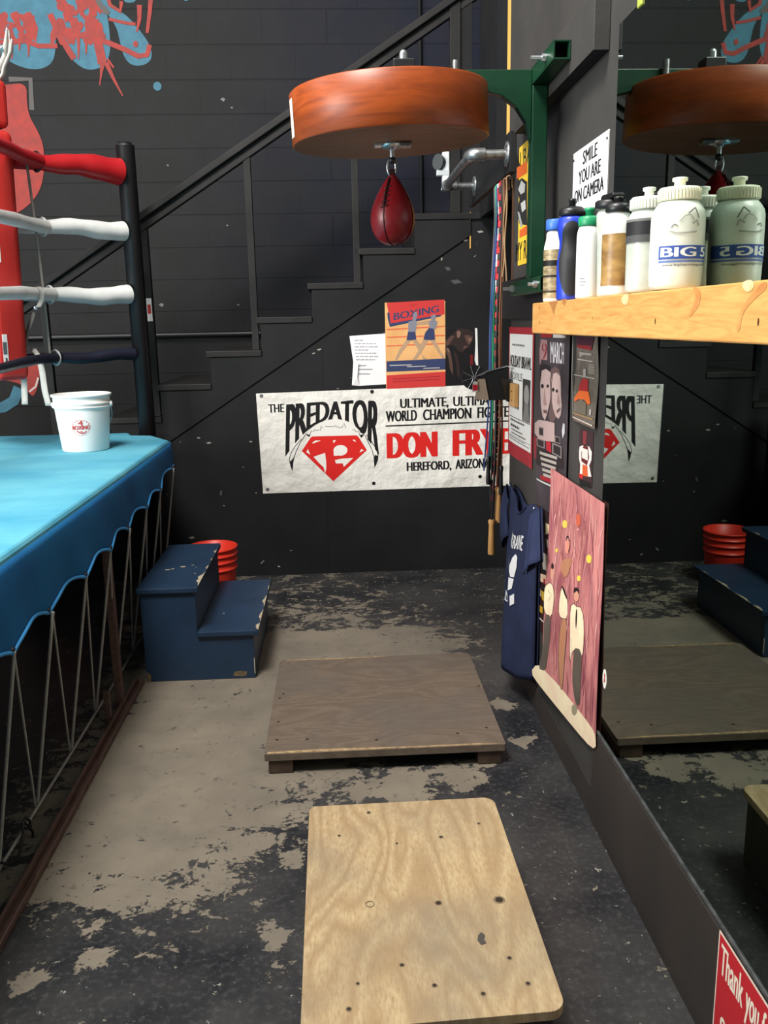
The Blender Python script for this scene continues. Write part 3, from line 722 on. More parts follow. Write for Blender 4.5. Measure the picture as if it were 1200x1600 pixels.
def chips(P, z, edge, pts, name):
    A = Art(Panel((0, 0, z), (1, 0, 0), (0, 0, 1), 1, 1, V=(0, 1, 0)), .0003, .0001)
    rc = random.Random(int(z * 1000))
    for ya, yb, wd in pts:
        L = []; n = 10
        for i in range(n + 1): L.append((edge - wd * rc.uniform(.35, 1) * math.sin(PI * (i + .3) / (n + .6)), ya + (yb - ya) * i / n))
        A.poly([(edge - .0005, ya)] + L + [(edge - .0005, yb)], chip)
    for x, y, r in name: A.ell(x, y, r, r * .6, chip, n=8)
    A.build_each('chipped_edge', sb)
chips(None, .4092, -.598, [(3.42, 3.62, .022), (3.66, 3.72, .012), (3.80, 3.84, .008), (3.93, 3.99, .012)], [(-.77, 3.67, .012), (-.75, 3.68, .008), (-.71, 3.71, .012), (-.67, 3.73, .006), (-.64, 3.60, .006), (-.65, 3.69, .004)])
chips(None, .2162, -.360, [(3.40, 3.48, .022), (3.50, 3.66, .014), (3.70, 3.86, .016), (3.94, 4.02, .008)], [(-.53, 3.62, .005)])
A = Art(Panel((-.835, y0 - .0002, 0), (1, 0, 0), (0, -1, 0), .46, .4), .0002, .0001); br_ = mat('worn_yellow_wood', rgb(120, 100, 66), .8, col2=rgb(70, 62, 50), scale=60)
A.poly([(.002, .0), (.018, .002), (.020, .03), (.008, .045), (.002, .04)], br_); A.poly([(.36, .012), (.415, .010), (.418, .03), (.395, .034), (.365, .032)], br_); A.rect(.449, .02, .4525, .09, ink(170, 165, 150))
A.build_each('worn_paint', sb)

# ================================================================== PLYWOOD PLATFORMS
def plymat(name, c1, c2, c3, stretch, ringsc):
    m = bpy.data.materials.new(name); m.use_nodes = True
    global nt, co
    nt = m.node_tree; bs = nt.nodes['Principled BSDF']; tc = N('ShaderNodeTexCoord'); co = tc.outputs['Object']
    mp = N('ShaderNodeMapping'); mp.inputs['Scale'].default_value = stretch; nt.links.new(co, mp.inputs['Vector'])
    n0 = N('ShaderNodeTexNoise'); n0.inputs['Scale'].default_value = ringsc; n0.inputs['Detail'].default_value = 2; n0.inputs['Distortion'].default_value = .5
    nt.links.new(mp.outputs[0], n0.inputs['Vector'])
    w_ = math_('FRACT', math_('MULTIPLY', n0.outputs['Fac'], 13.0), 0); w_ = math_('ABSOLUTE', math_('SUBTRACT', w_, .5), 0)
    fine = noi(16, 8, 0, .65, tuple(4 * q for q in stretch))
    c = mixc(math_('MULTIPLY', ramp(w_, .05, .5), .75), c1, c2)
    c = mixc(ramp(fine, .42, .75), c, c2)
    c = mixc(math_('MULTIPLY', ramp(noi(2.6, 5), .45, .68), .75), c, c3)
    nt.links.new(c, bs.inputs['Base Color']); bs.inputs['Roughness'].default_value = .6; bs.inputs['Specular IOR Level'].default_value = .35
    bp = N('ShaderNodeBump'); bp.inputs['Distance'].default_value = .0012; nt.links.new(fine, bp.inputs['Height']); nt.links.new(bp.outputs[0], bs.inputs['Normal'])
    return m
M_ply1 = plymat('pale_plywood', rgb(180, 158, 122), rgb(146, 119, 86), rgb(130, 117, 98), (3.0, .8, 1), 1.5)
M_ply2 = plymat('grey_weathered_plywood', rgb(110, 97, 83), rgb(90, 78, 68), rgb(92, 84, 78), (.9, 3.2, 1), 1.7)
M_edge = mat('worn_plywood_edge', rgb(178, 152, 112), .7, col2=rgb(120, 98, 70), scale=40)
M_darkbox = mat('dark_stained_plank', rgb(46, 42, 38), .7, col2=rgb(60, 52, 44), scale=8)
def rounded(x0, y0, x1, y1, r, n=5):
    L = []
    for cx_, cy_, a0, rr in ((x1 - r[0], y0 + r[0], -PI / 2, r[0]), (x1 - r[1], y1 - r[1], 0, r[1]), (x0 + r[2], y1 - r[2], PI / 2, r[2]), (x0 + r[3], y0 + r[3], PI, r[3])):
        for i in range(n + 1): L.append((cx_ + rr * math.cos(a0 + PI / 2 * i / n), cy_ + rr * math.sin(a0 + PI / 2 * i / n)))
    return L
Z1 = .222
c_ = [onz(*q, Z1) for q in ((480, 1614), (487, 1260), (774, 1245), (890, 1578))]
p1 = thing('plywood_platform', (.13, 1.6, 0), 'tall pale plywood topped standing platform nearest on the floor, dotted with screw holes', 'platform')
xa, xb, yb_ = c_[1].x, c_[2].x, c_[2].y
ya_ = c_[3].y; print('platform1', [tuple(round(t, 3) for t in q) for q in c_])
sk = lambda a, b, z: (a + (b - ya_) / (yb_ - ya_) * (c_[1].x - c_[0].x) * .5, b + (xb - a) / (xb - xa) * ((c_[0].y - c_[3].y) * (1 - (b - ya_) / (yb_ - ya_)) + (c_[1].y - c_[2].y) * (b - ya_) / (yb_ - ya_)), z)
MB().prism(rounded(xa, ya_, xb, yb_, (.03, .03, .02, .02)), lambda a, b, k: sk(a, b, Z1 - .02 + .02 * k), M_ply1).build('top_board', p1, bevel=.0025)
mb = MB(); mb.box((xa + .02, ya_ + .02, .001), (xb - .02, ya_ + .055, Z1 - .021), M_darkbox); mb.box((xa + .02, yb_ - .055, .001), (xb - .02, yb_ - .02, Z1 - .021), M_darkbox)
mb.box((xa + .02, ya_ + .055, .001), (xa + .055, yb_ - .055, Z1 - .021), M_darkbox); mb.box((xb - .055, ya_ + .055, .001), (xb - .02, yb_ - .055, Z1 - .021), M_darkbox); mb.build('box_frame', p1, bevel=.002)
A = Art(Panel((0, 0, Z1), (1, 0, 0), (0, 0, 1), 1, 1, V=(0, 1, 0)), .0003, .0001)
hole = ink(48, 38, 30); stain = ink(120, 104, 82)
def zpx(px, py): q = onz(px, py, Z1); return q.x, q.y
for px, py, r in ((685, 1411, .006), (780, 1406, .009), (628, 1508, .004), (796, 1497, .004), (559, 1537, .003), (679, 1540, .004), (755, 1553, .004), (825, 1537, .004), (545, 1577, .004), (689, 1308, .004), (530, 1306, .003), (748, 1287, .003), (620, 1318, .0025), (576, 1270, .004)):
    u, v = zpx(px, py); A.ell(u, v, r * 1.5, r * 1.5, stain, n=12); A.ell(u, v, r, r, hole, n=10)
for px, py, r in ((578, 1413, .009),):
    u, v = zpx(px, py); A.line([(u + r * math.cos(t), v + r * math.sin(t)) for t in [2 * PI * i / 16 for i in range(17)]], .002, stain)
A.poly([zpx(*q) for q in ((747, 1462), (752, 1457), (758, 1462), (756, 1468), (760, 1474), (752, 1477), (746, 1470))], ink(70, 66, 62))
A.build_each('screw_hole', p1)
Z2 = .074
c_ = [onz(*q, Z2) for q in ((414, 1176), (437, 1031), (736, 1020), (788, 1166))]
print('platform2', [tuple(round(t, 3) for t in q) for q in c_])
p2 = thing('wooden_pallet', (.12, 2.95, 0), 'low weathered grey plywood platform on two wooden runners, in front of the blue steps', 'platform')
xa, xb, ya_, yb_ = (c_[0].x + c_[1].x) / 2, (c_[2].x + c_[3].x) / 2, (c_[0].y + c_[3].y) / 2, (c_[1].y + c_[2].y) / 2
MB().prism(rounded(xa, ya_, xb, yb_, (.006, .03, .03, .006)), lambda a, b, k: (a, b, Z2 - .024 + .024 * k), M_ply2).build('top_board', p2, bevel=.004)
for x in (xa + .012, xb - .092): MB().box((x, ya_ + .006, .001), (x + .08, yb_ - .02, Z2 - .0245), mat('dark_runner_wood', rgb(74, 56, 42), .7, col2=rgb(56, 42, 32), scale=6, stretch=(5, 1, 5))).build('runner', p2, bevel=.003)
A = Art(Panel((0, 0, Z2), (1, 0, 0), (0, 0, 1), 1, 1, V=(0, 1, 0)), .0003, .0001)
Z1b = Z2
for px, py in ((433, 1156), (437, 1091), (443, 1084), (588, 1156), (760, 1137), (748, 1072), (480, 1155), (715, 1146), (435, 1128)):
    q = onz(px, py, Z2); A.ell(q.x, q.y, .006, .006, hole, n=8)
A.poly([(xa + .03, yb_ - .012), (xa + .25, yb_ - .016), (xa + .45, yb_ - .008), (xa + .45, yb_ - .004), (xa + .03, yb_ - .004)], M_edge)
A.poly([(xa + .01, ya_ + .004), (xb - .01, ya_ + .004), (xb - .1, ya_ + .014), (xa + .5, ya_ + .012), (xa + .2, ya_ + .022), (xa + .01, ya_ + .016)], M_edge)
A.build_each('worn_edge', p2)

# ================================================================== BANNER AND PAPERS ON THE STAIR PANELLING
def paper(name, c, bump=.0012, bs=9, c2=None): return mat(name, c, .6, spec=.3, col2=c2, scale=6, bump=bump, bscale=bs)
M_ban = paper('banner_vinyl', rgb(228, 226, 220), .03, 6.5, rgb(218, 216, 208))
q0 = ony(400, 615, YP); q1 = ony(410, 770, YP)
P = Panel((q0.x - .0, YP - .0025, q1.z - .004), (1, 0, .016), (0, -1, 0), 1.66, q0.z - q1.z + .004)
ban = thing('banner', (.3, YP - .002, q1.z), 'white vinyl banner with black and red lettering and a red diamond emblem', 'banner')
P.sheet(M_ban, 'sheet', ban, outline=[(0, P.H), (.012, 0), (1.66, -.02), (1.66, P.H), (.965, P.H), (.90, P.H), (.86, P.H)])
K = ink(20, 20, 22); RD = ink(206, 34, 30); WH = ink(228, 226, 220)
A = Art(P, .0008, .0002)
A.textpx('THE', 417, 442, 632, 645, K, .03)
A.textpx('ULTIMATE,', 623, 699, 626, 643, K, .03); A.textpx('ULTIMATE', 706, 780, 624, 639, K, .03)
for t_, a, b, c in (('WORLD', 601, 650, 645), ('CHAMPION', 659, 735, 643), ('FIGHTER', 744, 803, 641)): A.textpx(t_, a, b, c, c + 17, K, .03)
A.linepx([(601, 669), (830, 663)], .008, K)
A.textpx('DON', 603, 683, 679, 719, RD, .05); A.textpx('FRYE', 706, 800, 676, 716, RD, .05); A.textpx('HEREFORD,', 635, 705, 725, 741, K, .03); A.textpx('ARIZONA', 711, 765, 722, 737, K, .03)
A.build('lettering', ban)
def zc(x, y): return (420 + x / 6, 600 + y / 6)
A = Art(P, .0008, .0002)
def pred(a, b):
    x = 160 + a * 860; e = (2 * a - 1) ** 2
    top = 190 - 16 * math.sin(PI * a) + (0 if a < .62 else (-14 if a < .9 else -18 + 0)); bot = 348 + 330 * e if e < .5 else 348 + 330 * e
    y = top + (1 - b) * (bot - top); return P.uv(*zc(x, y))
A.textwarp('PREDATOR', pred, K, .044)
A.build('lettering', ban)
A = Art(P, .0010, .0002)
A.polypx([zc(*q) for q in ((335, 478), (300, 520), (255, 590), (225, 650), (190, 720), (190, 700), (232, 610), (280, 530), (320, 486))], WH)
A.polypx([zc(*q) for q in ((370, 470), (400, 420), (470, 370), (560, 345), (640, 342), (720, 360), (790, 400), (840, 450), (860, 490), (380, 496))], WH)
for L in ([(338, 478), (286, 560), (250, 640), (228, 700), (216, 740)], [(300, 520), (240, 590), (204, 650), (190, 700), (192, 740)], [(896, 500), (940, 590), (968, 650), (985, 720)], [(905, 490), (960, 560), (1006, 630), (1020, 690), (1016, 740)]): A.linepx([zc(*q) for q in L], .004, K)
A.polypx([zc(*q) for q in ((190, 738), (238, 684), (226, 740), (220, 825), (204, 790))], K); A.polypx([zc(*q) for q in ((1020, 690), (988, 682), (980, 730), (988, 800), (1006, 770), (1018, 730))], K)
A.polypx([zc(*q) for q in ((330, 462), (352, 478), (382, 486), (372, 504), (352, 492))], K); A.polypx([zc(*q) for q in ((842, 498), (860, 490), (892, 488), (860, 520))], K)
A.linepx([zc(*q) for q in ((376, 490), (392, 444), (408, 456), (424, 434), (440, 446), (462, 436), (474, 444), (482, 400), (496, 426))], .003, K)
A.linepx([zc(*q) for q in ((520, 408), (600, 412), (618, 400), (628, 418), (638, 406), (650, 424), (680, 418), (696, 380), (714, 428))], .003, K)
A.linepx([zc(*q) for q in ((776, 446), (796, 440), (806, 460), (816, 464), (832, 454), (846, 498))], .003, K)
A.polypx([zc(*q) for q in ((384, 510), (400, 500), (810, 496), (832, 508), (914, 636), (604, 922), (303, 634))], RD)
for L in (((400, 560), (428, 538), (480, 540), (404, 566)), ((594, 540), (624, 538), (600, 566)), ((776, 536), (800, 538), (812, 556), (796, 552)), ((346, 646), (360, 616), (384, 670)), ((846, 656), (862, 624), (886, 638)),
          ((414, 690), (522, 656), (534, 740), (536, 800), (526, 848), (510, 790), (470, 752)), ((616, 724), (680, 712), (788, 706), (700, 790), (690, 756), (626, 756))):
    A.polypx([zc(*q) for q in L], WH)
A.poly([P.uv(*zc(666 + 66 * math.cos(t) * (1 if math.cos(t) > 0 else 1), 634 - 50 * math.sin(t))) for t in [2 * PI * i / 24 for i in range(24)]] , WH)
A.polypx([zc(*q) for q in ((602, 634), (640, 640), (640, 684), (604, 682))], WH)
A.build('emblem', ban)
for px, py in ((406, 619), (418, 765), (579, 615), (584, 758), (750, 750)):
    u, v = P.uv(px, py); mb = MB(); c0 = P.pt(u, v, .0008); mb.tube([c0, P.pt(u, v, .003)], [.011, .009], M_steel if px < 500 else M_dark, 14); mb.build('grommet', ban)

q0 = ony(601, 473, YP); q1 = ony(696, 606, YP)
P = Panel((q0.x, YP - .0022, q1.z - .03), (1, 0, .012), (0, -1, 0), q1.x - q0.x + .0, q0.z - q1.z + .03)
bx = thing('boxing_poster', (.44, YP - .002, P.O.z), 'red, tan and navy boxing poster with two sparring boxers, above the banner', 'poster')
P.sheet(paper('tan_poster_paper', rgb(228, 178, 120), .002, 8, rgb(214, 160, 100)), 'sheet', bx)
def zb(x, y): return (540 + x / 5.4545, 460 + y / 5.4545)
A = Art(P, .0012, .0002); BR = ink(196, 56, 54); BN = ink(52, 62, 98); BS = ink(176, 146, 118); BG = ink(128, 128, 140); BO = ink(214, 104, 72)
A.polypx([zb(*q) for q in ((340, 72), (832, 50), (836, 176), (374, 250), (350, 120))], BR)
A.polypx([zb(*q) for q in ((346, 160), (364, 150), (376, 248), (806, 178), (806, 192), (370, 278), (352, 210))], BN)
A.textwarp('BOXING', lambda a, b: P.uv(*zb(404 + a * 380, 222 - a * 66 - b * (62 - a * 4))), BN, .03)
A.textwarp('OUR', lambda a, b: P.uv(*zb(540 + a * 60, 108 - a * 8 - b * 20)), ink(160, 44, 46), .02)
for y0_, y1_ in ((300, 278), (366, 356), (440, 424)): A.linepx([zb(346, y0_), zb(838, y1_)], .007, BO)
A.polypx([zb(*q) for q in ((345, 570), (846, 552), (848, 646), (346, 660))], BN)
A.polypx([zb(*q) for q in ((348, 690), (848, 664), (850, 790), (350, 806))], BR)
for L, c in (([(528, 236), (560, 226), (600, 232), (596, 300), (588, 330), (526, 326)], BG), ([(526, 320), (588, 322), (598, 392), (512, 396)], BN), ([(512, 392), (552, 396), (480, 486), (436, 562), (416, 556), (450, 476)], BS), ([(560, 392), (598, 388), (640, 440), (622, 500), (612, 470)], BS),
             ([(566, 176), (580, 150), (602, 160), (600, 196), (590, 230), (562, 232)], BG), ([(596, 240), (660, 236), (668, 252), (600, 268)], BS), ([(700, 232), (740, 220), (776, 236), (764, 300), (708, 300)], BG), ([(704, 290), (748, 300), (758, 396), (656, 392), (672, 330)], BN),
             ([(656, 388), (700, 396), (640, 500), (600, 556), (570, 556), (616, 480)], BS), ([(716, 396), (756, 392), (800, 480), (840, 544), (820, 552), (768, 470)], BS), ([(720, 186), (752, 172), (764, 200), (752, 226), (722, 226)], BG), ([(640, 234), (700, 224), (706, 256), (650, 262)], BS), ([(632, 476), (656, 556), (690, 558), (648, 520)], BS)):
    A.polypx([zb(*q) for q in L], c)
for y in (716, 740): A.linepx([zb(400, y + 6), zb(800, y - 12)], .004, ink(150, 40, 44))
for a, b, y in ((372, 560, 606), (520, 680, 618), (660, 800, 634)): A.linepx([zb(a, y), zb(b, y - 3)], .004, ink(200, 196, 190))
A.build('print', bx)

P0 = [ony(*q, YP) for q in ((546, 525), (603, 521), (609, 600), (553, 603))]
nt_ = thing('typed_note', (.17, YP - .002, P0[3].z), 'white typed sheet with a folded lower left corner, left of the boxing poster', 'note')
P = Panel((0, YP - .0012, 0), (1, 0, 0), (0, -1, 0), 1, 1)
P.sheet(paper('white_note_paper', rgb(232, 231, 232), .002, 7), 'sheet', nt_, outline=[P.uv(*q) for q in ((546, 525), (604, 521), (609, 600), (560, 603), (556, 576), (552, 566))], thick=.0005)
mb = MB(); mb.add([P.pt(*P.uv(*q), o_) for q, o_ in (((552, 566), .001), ((560, 568), .012), ((558, 590), .012), ((550, 602), .001), ((562, 603), .001), ((557, 576), .001))], [(0, 3, 2, 1), (3, 4, 2), (1, 2, 4, 5)], mat('white_note_paper', rgb(232, 231, 232))); mb.build('folded_corner', nt_, solid=.0006)
A = Art(P, .0012, .0001)
for i, (l, r) in enumerate(((8, 22), (8, 42), (8, 44), (9, 30), (9, 43), (10, 46), (10, 40))):
    x = l; rn = random.Random(i)
    while x < r:
        e = min(r, x + rn.uniform(2, 7)); y = 532 + i * 5.0; A.linepx([(546 + x, y), (546 + e, y - .3)], .0045, ink(150, 150, 156)); x = e + 1.3
for y, l, r in ((571, 14, 26), (577, 14, 36), (584, 14, 32)): A.linepx([(546 + l, y), (546 + r, y)], .005, ink(150, 150, 158))
A.build('typing', nt_)

q0 = ony(694, 514, YP); q1 = ony(746, 604, YP)
P = Panel((q0.x, YP - .0008, q1.z), (1, 0, 0), (0, -1, 0), q1.x - q0.x, q0.z - q1.z)
po = thing('portrait_poster', (.7, YP - .001, P.O.z), 'dark poster of a man in profile with a white right edge', 'poster')
P.sheet(paper('black_poster_paper', rgb(18, 16, 18), .001, 8), 'sheet', po, thick=.0004)
A = Art(P, .0006, .0001); s1 = ink(86, 62, 54); s2 = ink(120, 92, 80); s3 = ink(46, 34, 32)
A.polypx([zb(*q) for q in ((1102, 288), (1122, 286), (1130, 606), (1112, 604), (1100, 560), (1106, 420))], ink(224, 222, 220))
A.polypx([zb(*q) for q in ((920, 330), (946, 296), (1000, 290), (1060, 300), (1090, 320), (1086, 372), (1064, 420), (1056, 450), (1020, 462), (1000, 496), (960, 486), (930, 440), (880, 430), (856, 452), (850, 392), (890, 350))], s3)
A.polypx([zb(*q) for q in ((946, 318), (968, 306), (984, 330), (968, 372), (950, 366))], s2)
A.polypx([zb(*q) for q in ((1010, 350), (1050, 346), (1086, 364), (1074, 400), (1062, 420), (1046, 430), (1030, 400))], s1)
A.polypx([zb(*q) for q in ((1040, 372), (1076, 376), (1058, 414), (1050, 392))], s2); A.polypx([zb(*q) for q in ((1006, 440), (1040, 436), (1030, 456), (1000, 470))], s1)
A.polypx([zb(*q) for q in ((856, 400), (896, 356), (930, 352), (900, 400), (880, 430), (854, 440))], s1); A.polypx([zb(*q) for q in ((860, 452), (884, 470), (900, 520), (912, 600), (916, 690), (890, 640), (876, 540), (852, 480))], s1)
A.polypx([zb(*q) for q in ((920, 480), (944, 500), (970, 590), (974, 720), (950, 690), (940, 580))], s3); A.polypx([zb(*q) for q in ((860, 452), (880, 462), (892, 500), (872, 486))], s2)
A.polypx([zb(*q) for q in ((1060, 516), (1084, 512), (1086, 604), (1062, 606))], ink(110, 24, 24))
A.build('print', po)

# ================================================================== RIGHT WALL: SIGNS AND POSTERS
UY = (0, -1, 0); NX = (-1, 0, 0)
def wallpanel(ya, yb, z0, z1, off=.001, bend=None): return Panel((XW - off, ya, z0), UY, NX, ya - yb, z1 - z0, bend=bend)
P = wallpanel(2.655, 2.318, 1.745, 1.922)
sg = thing('camera_sign', (XW, 2.48, 1.745), 'white sign reading SMILE YOU ARE ON CAMERA on the wall behind the bottles', 'sign')
P.sheet(mat('white_sign_plastic', rgb(232, 232, 232), .4), 'sheet', sg, thick=.002)
A = Art(P, .0022, .0001)
A.text('SMILE', .100, .130, .140, .036, K, .04); A.text('YOU ARE', .060, .082, .215, .036, K, .04); A.text('ON CAMERA', .022, .034, .285, .036, K, .04)
A.build('lettering', sg)
mb = MB(); mb.grid(lambda a, b: P.pt(P.W - .028 + .034 * a, .004 + .03 * b * a, .0032 + .010 * a * b), 4, 4, mat('white_sign_plastic', rgb(232, 232, 232), .4)); mb.build('curled_corner', sg, solid=.0008)
for u, v in ((.008, P.H - .02), (P.W - .012, P.H - .02)): MB().ball(P.pt(u, v, .002), .004, M_dark, 10, 6).build('tack', sg)

P = wallpanel(3.44, 3.06, 1.655, 2.085)
yp = thing('yellow_poster', (XW, 3.3, 1.655), 'yellow fight poster partly hidden behind the green bracket post', 'poster')
P.sheet(paper('yellow_poster_paper', rgb(232, 190, 58), .001, 6), 'sheet', yp, thick=.0006)
A = Art(P, .0008, .0002)
A.textpx('N BAD', 808, 838, 229, 257, K, .02); A.textpx('MY RING', 806, 838, 374, 404, K, .02)
A.polypx([(808, 262), (824, 252), (824, 270), (808, 280)], ink(208, 96, 44)); A.polypx([(812, 360), (824, 352), (824, 366), (812, 372)], ink(208, 96, 44))
A.polypx([(807, 285), (816, 278), (824, 284), (824, 352), (812, 350), (808, 330), (812, 312)], ink(40, 40, 42)); A.polypx([(810, 296), (815, 282), (821, 288), (820, 300), (814, 304)], ink(176, 176, 172)); A.polypx([(814, 318), (821, 312), (822, 326), (816, 332)], ink(190, 190, 186)); A.polypx([(809, 330), (812, 332), (817, 352), (814, 356)], ink(160, 160, 158))
A.build('print', yp)

wv = lambda u, v: .004 + .004 * math.sin(u * 14 + v * 5)
q = [onx(*t, XW - .003) for t in ((797, 511), (835, 520), (797, 708), (836, 733))]
P = Panel((XW - .002, q[0].y, q[2].z), UY, NX, q[0].y - q[1].y, q[0].z - q[2].z, bend=lambda u, v: .003 + .003 * math.sin(u * 12))
hp = thing('fight_bill', (XW, 3.3, P.O.z), 'white fight bill with a worn red border, nearest the end of the right wall', 'poster')
P.sheet(paper('red_bordered_paper', rgb(168, 40, 52), .001, 9, rgb(150, 34, 44)), 'sheet', hp, nu=10, nv=8)
A = Art(P, .0016, .0003); W_, H_ = P.W, P.H
A.rect(.05 * W_, .056, .95 * W_, H_ - .026, ink(226, 226, 222))
A.lines(.18 * W_, H_ - .072, .6 * W_, 1, .02, .012, ink(90, 90, 92), 2); A.text('HOLIDAY BRAWL', .08 * W_, H_ - .155, .84 * W_, .046, K, .05); A.text('KNOXVILLE', .1 * W_, H_ - .205, .5 * W_, .03, ink(60, 60, 62), .015)
A.lines(.12 * W_, H_ - .24, .4 * W_, 4, .026, .016, ink(120, 120, 120), 4)
A.rect(.62 * W_, .215, .90 * W_, .325, ink(58, 58, 58)); A.rect(.62 * W_, .165, .90 * W_, .215, ink(32, 32, 33)); A.ell(.76 * W_, .265, .04, .04, ink(150, 148, 146)); A.poly([(.64 * W_, .168), (.88 * W_, .168), (.83 * W_, .235), (.70 * W_, .235)], ink(120, 118, 116))
A.rect(.08 * W_, .160, .92 * W_, .163, K); A.lines(.14 * W_, .145, .7 * W_, 1, .02, .012, ink(60, 60, 60), 8); A.lines(.16 * W_, .122, .5 * W_, 1, .02, .016, ink(50, 50, 52), 6); A.lines(.2 * W_, .108, .55 * W_, 2, .014, .009, ink(70, 70, 70), 9)
A.rect(.08 * W_, .085, .92 * W_, .0865, K); A.lines(.1 * W_, .078, .8 * W_, 2, .009, .006, ink(110, 110, 110), 3)
A.build('print', hp)

q = [onx(*t, XW - .003) for t in ((842, 520), (889, 525), (836, 800))]
P = Panel((XW - .0018, 3.045, .80), UY, NX, .42, .64, bend=lambda u, v: .003 + .0025 * math.sin(u * 17))
fp = thing('fighter_poster', (XW, 2.85, .80), 'tall dark poster of two pale-faced fighters side by side, under the shelf end', 'poster')
P.sheet(paper('charcoal_poster_paper', rgb(44, 38, 42), .001, 9, rgb(70, 62, 68)), 'sheet', fp, nu=12, nv=8)
def zf(x, y): return (830 + x / 5.7154, 500 + y / 5.7154)
A = Art(P, .0016, .0003); F1 = ink(176, 152, 148); F2 = ink(150, 120, 116); F3 = ink(92, 72, 72); FD = ink(30, 25, 28)
A.polypx([zf(*t) for t in ((100, 112), (196, 122), (194, 156), (104, 154))], ink(150, 28, 36)); A.polypx([zf(*t) for t in ((206, 124), (322, 138), (322, 160), (206, 158))], ink(196, 190, 184))
A.polypx([zf(*t) for t in ((104, 170), (160, 180), (160, 360), (110, 350), (92, 420), (88, 270))], ink(160, 120, 122)); A.textwarp('9', lambda a, b: P.uv(*zf(114 + a * 44, 350 - b * 150)), ink(120, 30, 40), .03)
A.textwarp('MARCH', lambda a, b: P.uv(*zf(186 + a * 116, 384 + a * 10 - b * 190)), ink(206, 200, 204), .03)
A.polypx([zf(*t) for t in ((96, 410), (130, 398), (170, 410), (186, 460), (188, 620), (178, 740), (160, 830), (140, 896), (120, 860), (104, 760), (98, 620))], F1)
A.polypx([zf(*t) for t in ((92, 400), (130, 388), (180, 410), (190, 470), (150, 436), (112, 452), (100, 560), (94, 500))], FD)
A.polypx([zf(*t) for t in ((190, 470), (204, 430), (236, 424), (262, 470), (272, 560), (274, 680), (282, 760), (272, 850), (250, 884), (214, 850), (196, 740), (188, 600))], F1)
A.polypx([zf(*t) for t in ((188, 440), (220, 416), (256, 440), (264, 500), (232, 468), (206, 480), (196, 560), (188, 500))], F3)
for x, y, rx, ry in ((118, 590, 14, 20), (164, 590, 10, 16), (206, 622, 10, 18), (236, 634, 10, 16)): A.polypx([zf(x + rx * math.cos(t), y + ry * math.sin(t)) for t in [2 * PI * i / 12 for i in range(12)]], FD)
A.polypx([zf(*t) for t in ((136, 600), (150, 720), (156, 760), (132, 764), (128, 720))], F2); A.polypx([zf(*t) for t in ((246, 640), (268, 740), (256, 764), (236, 740))], F2)
A.polypx([zf(*t) for t in ((126, 800), (160, 806), (156, 836), (130, 830))], F3); A.polypx([zf(*t) for t in ((232, 808), (268, 780), (270, 800), (240, 836))], F3)
A.polypx([zf(*t) for t in ((180, 500), (196, 560), (196, 760), (230, 880), (190, 930), (168, 860), (186, 740))], F3)
A.polypx([zf(*t) for t in ((40, 920), (84, 890), (150, 900), (216, 920), (216, 1090), (90, 1070), (40, 1010))], F1); A.polypx([zf(*t) for t in ((30, 1030), (70, 1060), (80, 1220), (40, 1240), (26, 1140))], ink(128, 34, 44))
A.polypx([zf(*t) for t in ((60, 1080), (290, 1150), (300, 1330), (60, 1290))], FD)
for L in (((84, 950), (130, 960), (130, 1040), (86, 1030)), ((218, 1030), (270, 1050), (270, 1110), (216, 1096)), ((64, 1050), (140, 1076), (140, 1150), (64, 1120)), ((196, 1096), (284, 1130), (284, 1240), (196, 1190))):
    A.polypx([zf(*t) for t in L], ink(126, 116, 116)); m_ = [((a * 3 + sum(p[0] for p in L) / 4) / 4, (b * 3 + sum(p[1] for p in L) / 4) / 4) for a, b in L]; A.polypx([zf(*t) for t in m_], FD)
A.polypx([zf(*t) for t in ((150, 1080), (186, 1090), (190, 1190), (152, 1160))], ink(168, 30, 44))
for i, y in enumerate((1170, 1220, 1270, 1320, 1366)): A.polypx([zf(*t) for t in ((94 + i * 8, y), (240 - i * 6, y + 52 - i * 4), (238 - i * 6, y + 78 - i * 4), (96 + i * 8, y + 26))], ink(166, 158, 150))
A.polypx([zf(*t) for t in ((100, 1380), (206, 1430), (204, 1466), (104, 1420))], ink(150, 30, 40)); A.polypx([zf(*t) for t in ((64, 1410), (200, 1480), (200, 1496), (64, 1424))], ink(190, 190, 186)); A.polypx([zf(*t) for t in ((300, 920), (318, 930), (318, 1010), (296, 1060), (286, 990))], ink(190, 190, 196))
A.build('print', fp)

